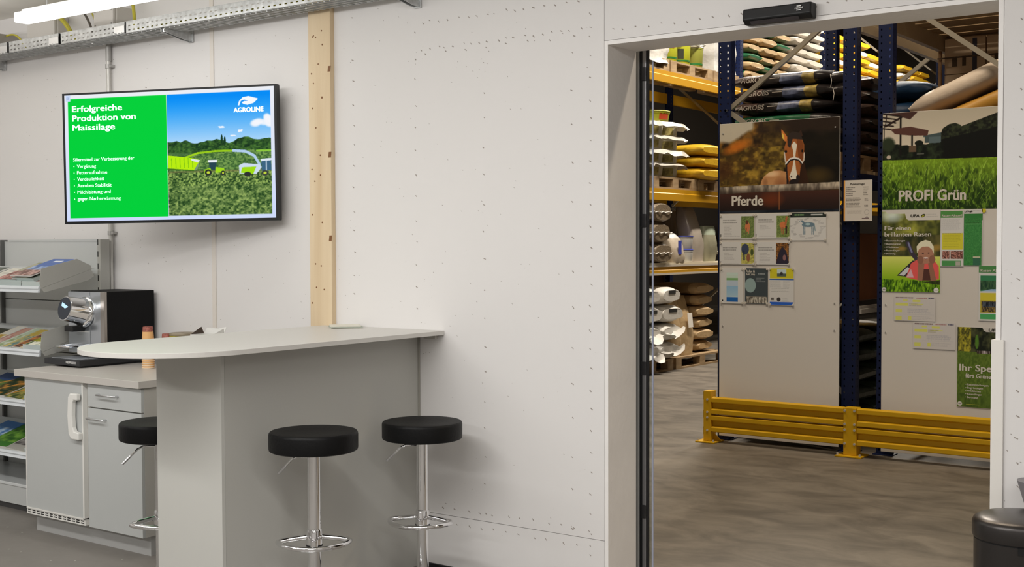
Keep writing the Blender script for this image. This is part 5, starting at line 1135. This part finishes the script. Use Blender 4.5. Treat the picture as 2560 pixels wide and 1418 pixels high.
# ------------------------------------------------------------------ goods: sacks, pallets, buckets
def sack_mesh(name, L, W_, H, mats, bands=None, seed=0, wr=.010, seam=.03, nu=26, nv=28, p=5.0, droop=0.0, tail=None, end=.22):
    rr = random.Random(seed); ph = [(rr.uniform(3, 9), rr.uniform(2, 7), rr.uniform(0, 6.28), rr.uniform(.4, 1)) for _ in range(5)]
    b = MB()
    U_ = [math.sin(PI / 2 * (-1 + 2 * i / nu)) for i in range(nu + 1)]
    for i in range(nu + 1):
        u = U_[i]; au = abs(u)
        h = max(end, (1 - au ** p) ** .55); w = 1 - .10 * au ** 4
        if tail and u > tail:
            t = (u - tail) / (1 - tail); h *= 1 - .55 * t; w *= 1 - .45 * t
        for j in range(nv):
            a = 2 * PI * j / nv; c, s = math.cos(a), math.sin(a)
            y = W_ / 2 * w * math.copysign(abs(c) ** .66, c); z = H / 2 + H / 2 * h * math.copysign(abs(s) ** .70, s)
            n = sum(k[3] * math.sin(k[0] * u + k[2] + k[1] * a) for k in ph) / 5
            y += wr * n * (1 if abs(c) > .3 else .3); z += wr * .8 * n * (1 if 0 < i < nu else .2)
            b.v.append((u * L / 2 + wr * .5 * n, y, max(0.0, z) - droop * max(0, u) ** 2))
    for i in range(nu):
        um = (U_[i] + U_[i + 1]) / 2; mi = 0
        for k, (lo, hi, m) in enumerate(bands or []):
            if lo <= um < hi: mi = m
        for j in range(nv): b.face((i * nv + j, i * nv + (j + 1) % nv, (i + 1) * nv + (j + 1) % nv, (i + 1) * nv + j), mi)
    b.face(list(range(nv - 1, -1, -1)), 0); b.face([nu * nv + j for j in range(nv)], b.m[-2])
    return mesh_from(b, name, mats, smooth=True)

def sack(me, label, loc, rot=0.0, group=None, tilt=0.0, cat='sack', name='sack', roll_=0.0):
    o = bpy.data.objects.new(name, me); COL.objects.link(o); o.location = loc; o.rotation_euler = (roll_, tilt, rot)
    return tag(o, label, cat, group)

SK_BLACK = mat('sack_black', (.022, .018, .018), .32, bump=.3, bscale=25); SK_BLUE = mat('sack_print_blue', (.10, .12, .20), .35, var=.6, vscale=18, bump=.3, bscale=25); SK_STRAW = mat('sack_print_straw', (.34, .26, .08), .4, var=.5, vscale=20); SK_BROWNP = mat('sack_print_brown', (.10, .065, .055), .38, var=.6, vscale=16, bump=.3, bscale=25)
SK_GREEN = mat('sack_green', (.012, .11, .045), .4, bump=.3, bscale=25); SK_TAN = mat('sack_kraft', (.45, .315, .165), .6, var=.12, vscale=9, bump=.45, bscale=22); SK_WHITE = mat('sack_white', (.64, .62, .58), .45, bump=.45, bscale=16)
SK_GREYW = mat('sack_grey_white', (.50, .46, .40), .5, bump=.3, bscale=18); SK_YEL = mat('sack_yellow', (.56, .33, .012), .45, bump=.5, bscale=18); SK_BROWN = mat('sack_brown', (.30, .19, .09), .6, bump=.4, bscale=20)
SK_DKGRN = mat('sack_dark_green', (.030, .042, .026), .35, bump=.4, bscale=18); SK_NAVY = mat('sack_navy', (.006, .040, .11), .5, bump=.3, bscale=20); SK_BEIGE = mat('sack_beige', (.66, .56, .46), .55, bump=.5, bscale=14); SK_ORANGE = mat('sack_orange', (.48, .25, .035), .5, bump=.3, bscale=14)
FILM = mat('plastic_film', (.74, .74, .72), .18, bump=.5, bscale=16, alpha=.72)

def pallet(label, x, y, z, w=1.2, d=.8, along='y', group='wooden pallets'):
    t = thing('pallet', label, 'pallet', (x, y, z), group)
    lx, ly = (d, w) if along == 'y' else (w, d)
    def bx(x0, y0, z0, x1, y1, z1, nm):
        obj(nm, MB().box(x + x0, y + y0, z + z0, x + x1, y + y1, z + z1), PALLET, t)
    # blocks under stringers, deck boards across, base boards along
    if along == 'y':
        for k in range(5): q = -d / 2 + k * (d - .12) / 4; bx(q, -w / 2, .122, q + .12, w / 2, .144, 'deck_board')
        for q in (-w / 2, -.07, w / 2 - .14): bx(-d / 2, q, .100, d / 2, q + .14, .1215, 'stringer')
        for p_ in (-d / 2, -.05, d / 2 - .10):
            for q in (-w / 2, -.07, w / 2 - .14): bx(p_, q, .022, p_ + .10, q + .14, .0998, 'block')
            bx(p_, -w / 2, 0, p_ + .10, w / 2, .0218, 'base_board')
    return t

# left rack, top level: pallets, wrapped goods and buckets
pallet('pallet on the upper yellow beam carrying the yellow buckets', -7.66, 13.78, 3.6205, 1.1, .75)
pallet('pallet wrapped in white film at the left end of the upper beam', -7.66, 12.76, 3.6205, .86, .75)
pallet('pallet on the upper beam at the right beside the blue post', -7.66, 14.74, 3.6205, .72, .75)
def wavy_film(name, label, x0, x1, y0, y1, z0, z1, seed, cat='film', amp=.02, parent=None, m=None):
    rr = random.Random(seed); b = MB(); n, k = 40, 8
    per = [(x1, y0), (x1, y1), (x0, y1), (x0, y0)]; L = [y1 - y0, x1 - x0, y1 - y0, x1 - x0]; T = sum(L); P = []
    for i in range(n):
        s = T * i / n; e = 0
        while s > L[e]: s -= L[e]; e += 1
        (ax_, ay_), (bx_, by_) = per[e], per[(e + 1) % 4]; f = s / L[e]; P.append((ax_ + (bx_ - ax_) * f, ay_ + (by_ - ay_) * f))
    cx_, cy_ = (x0 + x1) / 2, (y0 + y1) / 2; ph = [rr.uniform(0, 6.28) for _ in range(6)]
    for j in range(k + 1):
        z = z0 + (z1 - z0) * j / k
        for i, (px_, py_) in enumerate(P):
            f = 1 + amp / .4 * (math.sin(i * .9 + ph[0] + j) * .5 + math.sin(i * 2.3 + ph[1] - j * 1.3) * .35 + .5 * math.sin(j * 1.9 + ph[2]))
            b.v.append((cx_ + (px_ - cx_) * f, cy_ + (py_ - cy_) * f, z + amp * .5 * math.sin(i * 1.1 + ph[3])))
    for j in range(k):
        for i in range(n): b.face((j * n + i, j * n + (i + 1) % n, (j + 1) * n + (i + 1) % n, (j + 1) * n + i))
    b.v.append((cx_, cy_, z1 + amp)); t = len(b.v) - 1
    for i in range(n): b.face((k * n + i, k * n + (i + 1) % n, t))
    o = obj(name, b, m or FILM, parent, loc=(cx_, cy_, z0), smooth=True)
    if not parent: tag(o, label, cat)
    return o
wavy_film('wrapped_load', 'crumpled white film wrapped around goods at the left end of the upper beam', -8.0, -7.27, 12.36, 13.16, 3.70, 4.12, 3, 'wrapped goods', m=mat('white_film', (.66, .64, .60), .25, bump=.6, bscale=14))
BK_YEL = mat('bucket_yellow_green', (.42, .44, .03), .4); BK_DARK = mat('bucket_print_dark', (.03, .035, .02), .45); BK_RED = mat('bucket_print_red', (.45, .06, .02), .45); BK_WHITE = mat('bucket_cream', (.62, .58, .44), .4, bump=.15); BK_GRN = mat('bucket_green_ring', (.02, .14, .03), .4); LIDB = mat('lid_blue', (.06, .08, .42), .35); TUBW = mat('tub_white', (.62, .62, .60), .35)
def bucket(label, x, y, z, r, h, body, lid, ring=None, patch=None, cat='bucket', group=None, handle=False):
    t = thing('bucket', label, cat, (x, y, z), group)
    obj('body', MB().lathe([(r * .88, 0), (r * .90, .004), (r * .98, h - .03), (r, h - .03), (r, h - .012)], (x, y, z), n=28), body, t, smooth=True)
    obj('lid', MB().lathe([(r * 1.03, h - .0118), (r * 1.05, h - .006), (r * 1.03, h), (r * .95, h + .004), (r * .92, h)], (x, y, z), n=28), lid, t, smooth=True)
    if ring: obj('ring', MB().lathe([(r * .925, h * .12), (r * .935, h * .12), (r * .94, h * .20), (r * .93, h * .20)], (x, y, z), n=28), ring, t, smooth=True)
    if patch:
        m, a0, a1, f0, f1 = patch; b = MB(); n = 10
        for q in (f0, f1):
            rr_ = r * (.90 + .08 * q) + .003
            for k in range(n + 1): a = a0 + (a1 - a0) * k / n; b.v.append((x + rr_ * math.cos(a), y + rr_ * math.sin(a), z + q * h))
        for k in range(n): b.face((k, k + 1, n + 1 + k + 1, n + 1 + k))
        obj('label_patch', b, m, t, smooth=True)
    return t
AV = -PI / 4
bucket('yellow green bucket with a red label on the upper pallet', -7.40, 13.36, 3.765, .115, .26, BK_YEL, BK_YEL, BK_GRN, (BK_RED, AV - .6, AV + .5, .6, .92))
bucket('yellow green bucket with a dark tree print on the upper pallet', -7.42, 13.70, 3.765, .135, .265, BK_YEL, BK_WHITE, BK_GRN, (BK_DARK, AV - .5, AV + .1, .25, .7))
bucket('olive bucket at the right end of the upper pallet', -7.42, 14.05, 3.765, .13, .26, mat('bucket_olive', (.26, .27, .05), .4), BK_WHITE, BK_GRN)
wavy_film('wrapped_load', 'clear film wrapped load beside the blue post on the upper beam', -8.0, -7.30, 14.40, 15.05, 3.765, 4.30, 8, 'wrapped goods')
bucket('bucket with a red lid standing on the film wrapped load', -7.45, 14.55, 4.335, .12, .2, BK_YEL, BK_RED)
wavy_film('folded_film', 'sheet of clear film lying over the two yellow buckets', -7.60, -7.30, 13.55, 14.15, 4.036, 4.06, 12, 'film', .03)
# second level: four layers of cream tubs under flared film, yellow sacks beside
pallet('pallet under the film wrapped tubs on the middle beam', -7.66, 13.35, 2.2055, 1.1, .75)
pallet('pallet under the three yellow sacks on the middle beam', -7.66, 14.45, 2.2055, 1.0, .75)
for k in range(4):
    for j in range(2):
        y = 13.05 + j * .36
        bucket('cream tub with a yellow print, %s layer from the bottom, %s of the stack' % (ORD[k], ('left', 'right')[j]), -7.48, y, 2.3505 + k * .165, .165, .15, BK_WHITE, BK_WHITE, None, (mat('tub_print', (.40, .34, .12), .45, var=.6, vscale=20), AV - .5, AV + .5, .15, .75), cat='tub')
    b = MB(); n = 36; rr = random.Random(k + 4)
    for q, (s, dz) in enumerate(((.98, .012), (1.12, .004), (1.30, -.030 - .02 * (k % 2)))):
        for i in range(n):
            a = 2 * PI * i / n; rx = .19 * s + rr.uniform(-.008, .012) * q; ry_ = .375 * s + rr.uniform(-.008, .015) * q
            c_, s_ = math.cos(a), math.sin(a)
            b.v.append((-7.48 + rx * math.copysign(abs(c_) ** .5, c_), 13.23 + ry_ * math.copysign(abs(s_) ** .5, s_), 2.3505 + k * .165 + .156 + dz + rr.uniform(-.010, .010) * q))
    for q in range(2):
        for i in range(n): b.face((q * n + i, q * n + (i + 1) % n, (q + 1) * n + (i + 1) % n, (q + 1) * n + i))
    tag(obj('film_layer', b, mat('film_layer', (.50, .48, .44), .25, bump=.5, bscale=20), loc=(-7.48, 13.23, 2.5 + k * .165), smooth=True), 'flared white film between the cream tubs, %s layer from the bottom' % ORD[k], 'film')
bucket('wide yellow green bucket on top of the film wrapped tubs', -7.50, 13.18, 3.03, .20, .12, BK_YEL, BK_YEL, None, (BK_RED, AV + .1, AV + .9, .1, .8))
me = sack_mesh('yellow_sack', .62, .70, .15, [SK_YEL], seed=4, p=7, end=.5, wr=.016)
for k in range(3): sack(me, 'bright yellow sack beside the film wrapped tubs, %s from the top' % ORD[2 - k], (-7.48, 14.16 + .02 * (k % 2), 2.3515 + k * .148), 0, 'yellow sacks on the middle beam')
# third level: packed goods on the shelf
PK = mat('bedding_pack', (.20, .155, .105), .35, bump=.5, bscale=40); CL = mat('clear_bag', (.38, .335, .285), .25, bump=.25, bscale=12)
for k, z in enumerate((1.3105, 1.556, 1.802)):
    for j in range(2):
        b = bpy.data.objects.new('bale', sack_mesh('bale', .5, .42, .235, [PK], seed=20 + k * 2 + j, p=14, end=.8)); COL.objects.link(b); b.location = (-7.50, 12.54 + j * .44 + (.02, -.03, .0)[k], z)
        tag(b, 'brown pressed bedding bale in film, %s layer, %s' % (('bottom', 'middle', 'top')[k], ('left', 'right')[j]), 'bale', 'brown bedding bales on the shelf')
    tag(obj('film_seam', MB().tube([(-7.240 + .008 * math.sin(i * 1.3 + k), 12.34 + i * .04, z + .12 + .008 * math.sin(i * 2.1)) for i in range(22)], .006, n=6), mat('pale_film', (.72, .70, .66)), loc=(-7.24, 12.7, z + .12)), 'shiny film seam along the %s layer of bedding bales' % ('bottom', 'middle', 'top')[k], 'film')
def standing_bag(label, x, y, z, w, d, h, m, top=.25, seed=1, slump=0.0, band=None, mb2=None):
    rr = random.Random(seed); b = MB(); n, k = 24, 12
    for j in range(k + 1):
        t = j / k; f = 1 - .08 * (2 * t - 1) ** 2; dd = d * (1 - top * t ** 3) * f; ww = w * f * (1 - .3 * top * t ** 4)
        for i in range(n):
            a = 2 * PI * i / n; c_, s_ = math.cos(a), math.sin(a)
            q = .007 * math.sin(i * .9 + j * .7 + seed) + .004 * math.sin(i * 2.1 - j * 1.1)
            b.v.append((dd / 2 * math.copysign(abs(c_) ** .5, c_) + q - slump * t * t, w / 2 * ww / w * math.copysign(abs(s_) ** .5, s_) + q * .6, h * t))
    for j in range(k):
        mi = 1 if band and band[0] <= (j + .5) / k < band[1] else 0
        for i in range(n): b.face((j * n + i, j * n + (i + 1) % n, (j + 1) * n + (i + 1) % n, (j + 1) * n + i), mi)
    b.face(list(range(n - 1, -1, -1))); b.face([k * n + i for i in range(n)])
    o = bpy.data.objects.new('bag', mesh_from(b, 'bag', [m] + ([mb2] if mb2 else []), smooth=True, sharp=75)); COL.objects.link(o); o.location = (x, y, z)
    return tag(o, label, 'bag')
standing_bag('large slumped clear bag of beige granules on the shelf', -7.46, 14.08, 1.3105, .34, .26, .70, CL, .5, 3, .10)
bg = standing_bag('beige standing bag with a blue stripe on the shelf edge', -7.37, 13.44, 1.3105, .32, .22, .36, mat('bag_linen', (.46, .39, .30), .45, bump=.3, bscale=16), .8, 5, .05, (.86, 1.0), TUBW)
st = obj('stripe', MB().box(.104, -.06, .10, .114, .01, .27), LIDB, bg); st.matrix_parent_inverse = Matrix.Identity(4)
for v in st.data.vertices: v.co += bg.location
standing_bag('grey green lidded sack standing beside the blue post on the shelf', -7.50, 14.47, 1.3105, .34, .32, .46, mat('bag_grey_green', (.28, .27, .19), .5, bump=.3, bscale=20), .2, 9, 0, (.78, 1.0), mat('bag_pale_green', (.40, .46, .36), .4))
standing_bag('pale bag leaning behind the grey green sack on the shelf', -7.86, 14.40, 1.3105, .30, .24, .66, CL, .6, 11, .05)
for i, (y, z, w) in enumerate(((13.775, 1.3105, 'lower'), (13.775, 1.478, 'upper'), (13.40, 1.3105, 'separate left'))):
    bucket('white tub with a blue lid behind the standing bags, %s one' % w, -7.40 - (.24 if i == 2 else 0), y, z, .115, .160, TUBW, LIDB, cat='tub')
bucket('small dark green canister between the tubs and the standing bag', -7.50, 13.13 + .06, 1.3105, .035, .15, BK_GRN, BK_GRN, cat='canister') if False else None
# floor level: white sacks, brown paper bags and kraft sacks
pallet('floor pallet under the pile of white sacks', -7.66, 12.76, 0, .98, .8); pallet('floor pallet under the brown paper bags and kraft sacks', -7.66, 14.02, 0, 1.4, .8)
WS = [sack_mesh('white_sack', .72, .50, .21, [SK_WHITE], seed=s, p=8, wr=.018, end=.62) for s in (31, 32, 33)]
PLB = mat('sack_label_black', (.02, .02, .02), .5)
for k in range(4):
    for j in range(2):
        y = 12.58 + j * .51 + (.0, .02, .06, .0)[k]; z = .1465 + k * .222
        o = sack(WS[(k + j) % 3], 'white sack %s, %s layer of the pile on the floor pallet' % (('on the left', 'on the right')[j], ('bottom', 'second', 'third', 'top')[k]), (-7.56, y, z), .05 * (-1) ** (k + j), 'white sacks on the floor pallet')
        if k >= 2:
            L_ = obj('label', MB().box(.352, -.09, .125, .366, .09, .165), PLB, o)
            for v in L_.data.vertices: v.co += o.location
        else:
            F = MB(); 
            for i in range(9):
                t = i / 8; F.v.append((.33, -.22 + .44 * t, .10 + .015 * math.sin(i * 1.9))); F.v.append((.45 + .04 * math.sin(i * 1.3 + k), -.20 + .42 * t, .04 + .05 * math.sin(i * .9 + j + k) + .10 * t * (j)))
            for i in range(8): F.face((2 * i, 2 * i + 2, 2 * i + 3, 2 * i + 1))
            f_ = obj('open_flap', F, SK_WHITE, o, smooth=True)
            for v in f_.data.vertices: v.co += o.location
standing_bag('tall brown paper bag with a white label behind the white sacks', -7.44, 13.78, .1465, .34, .24, .74, SK_TAN, .35, 21, .10)
standing_bag('brown paper bag with an open mouth close to the white sacks', -7.46, 13.50, .1465, .24, .26, .80, SK_TAN, .5, 23, .02)
tag(obj('bag_label', MB().obox((-7.322, 13.80, .58), (.003, 0, 0), (0, .06, 0), (-.01, 0, .09)), PAPER, loc=(-7.322, 13.80, .49)), 'white paper label stuck on the tall brown paper bag', 'label')
KM = [sack_mesh('kraft_sack', .70, .46, .15, [SK_TAN, SK_BROWN, SK_GREEN], seed=40, p=7, end=.5, wr=.014, bands=[(-1, .62, 1)]), sack_mesh('kraft_sack', .70, .46, .15, [SK_GREEN, SK_GREEN, SK_TAN], seed=41, p=7, end=.5, wr=.014, bands=[(.7, 1, 2)])]
for k in range(6):
    sack(KM[1] if k == 1 else KM[0], 'kraft sack beside the blue post on the floor pallet, %s from the bottom%s' % (ORD[k], ', green ended' if k == 1 else ''), (-7.74 + .02 * (k % 2), 14.32, .1465 + k * .148), .06 * (-1) ** k, 'kraft sacks on the floor pallet')

# left rack, upper level further along the aisle
def stack(label, me_list, y, n, z0, dz, gr_, dx=0.0, jit=.03, skip=0, cols=1, pitch=.46, x=-7.62):
    rr = random.Random(int(y * 10))
    for c_ in range(cols):
        for k in range(skip if c_ == 0 else 0, n):
            sack(me_list[(k + c_) % len(me_list)], label % (ORD[k], ('near', 'middle', 'far')[min(2, c_)] if cols > 1 else ''), (x + rr.uniform(-jit, jit), y + c_ * pitch + rr.uniform(-.02, .02), z0 + k * dz), rr.uniform(-.06, .06), gr_)
for i, (y, lab) in enumerate(((15.88, 'pallet under the kraft and green sacks on the upper beam'), (17.30, 'pallet under the pale grey sacks on the upper beam'), (19.0, 'pallet under the yellow and white sacks on the upper beam'), (20.35, 'pallet far along the upper beam, fourth from the near end'), (22.2, 'pallet farthest along the upper beam'))):
    pallet(lab, -7.66, y, 3.6205, 1.1, .75)
T1 = sack_mesh('tan_sack', .74, .46, .125, [SK_TAN], seed=50, wr=.016, p=8, end=.45); T2 = sack_mesh('tan_sack', .74, .46, .125, [SK_TAN, SK_GREEN], bands=[(.30, .72, 1)], seed=51, wr=.016, p=8, end=.45); T3 = sack_mesh('tan_sack', .74, .46, .125, [SK_GREEN], seed=52)
stack('kraft paper sack in the tan and green pile, %s from the bottom, %s column', [T2, T1, T3, T1], 15.53, 7, 3.766, .124, 'kraft and green sacks on the upper beam', cols=3, pitch=.47)
G1 = sack_mesh('pale_sack', .74, .57, .13, [SK_GREYW, SK_YEL], bands=[(.80, 1, 0)], seed=60, p=9, end=.5); W1 = sack_mesh('yellow_white_sack', .74, .5, .13, [SK_YEL, SK_WHITE], bands=[(.45, 1, 1)], seed=61, p=9, end=.5); W2 = sack_mesh('yellow_white_sack', .74, .5, .13, [SK_WHITE, SK_YEL], bands=[(.5, 1, 1)], seed=62, p=9, end=.5); W3 = sack_mesh('yellow_sack', .74, .5, .13, [SK_YEL], seed=63, p=9, end=.5)
stack('pale grey sack with yellow edge in the neat pile, %s from the bottom, %s column', [G1], 17.08, 8, 3.766, .130, 'pale grey sacks on the upper beam', skip=2, cols=2, pitch=.59)
stack('yellow or white printed sack in the bright pile, %s from the bottom, %s column', [W1, W3, W2, W3], 18.55, 8, 3.766, .130, 'yellow and white sacks on the upper beam', cols=3, pitch=.52)
stack('yellow and white sack in the fourth aisle pile, %s from the bottom, %s column', [W2, W3, W1], 20.10, 7, 3.766, .130, 'yellow and white sacks in the fourth pile', cols=2, pitch=.52)
stack('yellow and white sack in the farthest pile, %s from the bottom, %s column', [W3, W1, W3, W2], 21.75, 7, 3.766, .130, 'yellow and white sacks in the farthest pile', cols=3, pitch=.52)
sack(sack_mesh('white_sack', .82, .56, .25, [SK_WHITE], seed=70, wr=.02, end=.5), 'bright white sack at the foot of the pale grey pile on the upper beam', (-7.52, 17.08, 3.766), .05)

# ------------------------------------------------------------------ goods in the two end frame racks
MS = [sack_mesh('black_sack', .92, .46, .108, [SK_BLACK, SK_BLUE, SK_STRAW, SK_BROWNP], seed=80 + k, nu=40, bands=[(-.95, -.45, 3), (-.1, .30, 1), (.30, .52, 2)], tail=.55, wr=.018, p=7, end=.45) for k in range(2)] + [sack_mesh('black_sack', .92, .46, .108, [SK_BLACK, SK_GREEN, SK_STRAW, SK_GREEN], seed=83, nu=40, bands=[(-.95, .45, 1)], tail=.55, wr=.018, p=7, end=.45)]
LETS = mat('sack_lettering', (.62, .56, .50), .45)
pallet('pallet under the black feed sacks above the horse board', -3.93, 9.5, 2.0865, 1.1, .9)
NB = ['bottom, half hidden', 'fourth from the top', 'third from the top', 'second from the top', 'topmost']
for k in range(6):
    zz = 2.231 + k * .1075; dx = (.0, .02, .0, -.02, .02, .0)[k]
    o = sack(MS[2] if k in (1, 2) else MS[k % 2], 'black printed feed sack in the pile above the horse board, %s' % (ORD[5 - k] + ' from the top'), (-3.94 + dx, 9.18, zz), .0, 'black feed sacks above the horse board')
    sack(MS[k % 2], 'black feed sack in the rear pile above the horse board, %s from the top' % ORD[5 - k], (-3.90 - dx, 9.70, zz), PI, 'black feed sacks in the rear pile')
    if k >= 1:
        pl = Plane((-3.94 + dx - .355, 9.18 - .252, zz + .036))
        t_ = letter('AGROBS', pl, 0, 0, .036, LETS, o, width=.215, bold=.012, d=.0, shear=.22)
        q = obj('print_line', MB().box(-3.94 + dx - .11, 9.18 - .2525, zz + .052, -3.94 + dx - .03, 9.18 - .2515, zz + .057), LETS, o)
for k, (z, x) in enumerate(((2.80, -3.44), (2.70, -3.42))):
    s_ = MB(); n = 14
    P = [(x - .12, 9.02, z), (x - .02, 9.0, z + .0), (x + .05, 8.985, z - .05), (x + .085, 8.975, z - .085)]
    for i, p_ in enumerate(P):
        w = (.05, .055, .035, .004)[i]
        for j in range(n): a = 2 * PI * j / n; s_.v.append((p_[0] + .2 * w * math.cos(a), p_[1] + w * math.cos(a), p_[2] + w * .8 * math.sin(a)))
    for i in range(3):
        for j in range(n): s_.face((i * n + j, i * n + (j + 1) % n, (i + 1) * n + (j + 1) % n, (i + 1) * n + j))
    tag(obj('sack_tail', s_, SK_BLACK, loc=(x, 9.0, z), smooth=True), 'twisted black tail of a feed sack sticking out to the right, %s one' % ('upper', 'lower')[k], 'sack')
    tag(obj('string', MB().tube([(x - .13, 8.955, z + .02), (x - .115, 8.945, z - .03), (x - .125, 8.95, z - .08)], .003, n=6), PAPER, loc=(x, 8.95, z)), 'white tie string hanging from the %s black sack tail' % ('upper', 'lower')[k], 'string')
# lower down inside the horse rack: dark sacks seen through the gap
pallet('pallet on the floor behind the horse board', -3.93, 9.6, 0, 1.2, .9)
DG = sack_mesh('dark_sack', .9, .62, .15, [SK_DKGRN], seed=90, wr=.02)
for k in range(5):
    sack(DG, 'dark green sack in the floor pile seen through the gap, %s from the bottom' % ORD[k], (-3.86, 9.32, .146 + k * .149), .05 * (-1) ** k, 'dark green sacks in the gap'); sack(DG, 'dark green sack behind the floor pile in the gap, %s from the bottom' % ORD[k], (-3.88, 9.98, .146 + k * .149), .04, 'dark green sacks behind the gap')
OB = mat('orange_box', (.26, .085, .02), .6)
tag(obj('carton', MB().box(-4.2, 9.1, 1.10, -3.42, 10.3, 1.62), OB, loc=(-3.8, 9.7, 1.1), bevel=.01), 'orange brown carton on the middle beam seen through the gap', 'box')
# lawn rack: pale sack on an orange one, cartons in film, navy bag
pallet('pallet above the lawn board under the pale and orange sacks', -2.58, 9.45, 2.0865, 1.1, .9)
OR = sack_mesh('orange_sack', .92, .6, .17, [SK_ORANGE], seed=100)
sack(sack_mesh('orange_sack', .50, .6, .17, [SK_ORANGE], seed=102), 'short orange yellow sack lying flat at the bottom above the lawn board', (-2.29, 9.22, 2.232))
sack(OR, 'orange yellow sack slanting under the long pale sack above the lawn board', (-2.45, 9.18, 2.412), 0, tilt=-math.radians(21))
sack(sack_mesh('beige_sack', .98, .56, .175, [SK_BEIGE], seed=101, p=5.5, wr=.014, end=.30), 'long pale beige sack slanting over the lawn board', (-2.47, 9.16, 2.603), .0, tilt=-math.radians(21))
BX1 = mat('carton_print', (.76, .60, .43), .55); BX2 = mat('carton_brown', (.34, .20, .10), .6); BLS = mat('carton_blue_print', (.07, .075, .12), .5); BND = mat('carton_dark_print', (.12, .08, .05), .5)
tag(obj('shelf_load', MB().box(-3.12, 10.15, 2.0855, -2.10, 10.95, 2.62), BX2, loc=(-2.6, 10.5, 2.0855), bevel=.004), 'large brown carton carrying the printed cartons above the lawn board', 'box')
for r_ in range(2):
    for c_ in range(3):
        x0 = -3.098 + c_ * .33; z0 = 2.6205 + r_ * .29
        bxx = thing('carton', 'printed brown carton in the film wrapped pile above the lawn board, %s row, %s' % (('lower', 'upper')[r_], ('left', 'middle', 'right')[c_]), 'box', (x0 + .165, 10.4, z0), 'printed cartons above the lawn board')
        obj('body', MB().box(x0, 10.2, z0, x0 + .32, 10.75, z0 + .285), BX1, bxx, bevel=.003)
        for a, b_, m in ((.22, .255, BLS), (.06, .10, BND), (.14, .17, BND)):
            obj('print_bar', MB().box(x0 + a, 10.1985, z0 + (.01 if m is BLS else .06), x0 + b_, 10.1998, z0 + (.275 if m is BLS else .14)), m, bxx)
tag(obj('corner_board', MB().box(-3.135, 10.16, 2.62, -3.115, 10.19, 3.21).box(-3.135, 10.19, 2.62, -3.13, 10.24, 3.21), BX2, loc=(-3.13, 10.18, 2.62)), 'brown cardboard edge protector at the left of the printed cartons', 'edge protector')
for z in (2.78, 3.03):
    tag(obj('strap', MB().box(-3.14, 10.147, z, -2.1, 10.149, z + .012), BND, loc=(-2.6, 10.148, z)), 'dark strap around the printed cartons, %s one' % ('lower' if z < 2.9 else 'upper'), 'strap')
pallet('pallet in the rear bay of the horse rack', -3.93, 10.35, 2.0865, .75, .9)
for k, (y, z, m, lab) in enumerate(((10.45, 2.231, SK_DKGRN, 'dark grey green sack'), (10.42, 2.39, SK_DKGRN, 'crumpled dark green sack'), (10.40, 2.55, SK_NAVY, 'dark blue printed sack'), (10.38, 2.72, SK_NAVY, 'dark blue glossy sack'))):
    sack(sack_mesh('dark_bag', .92, .6, .17, [m], seed=110 + k, wr=.02), lab + ' in the rear bay between the racks, %s from the bottom' % ORD[k], (-3.72 + .03 * k, y, z), 0)
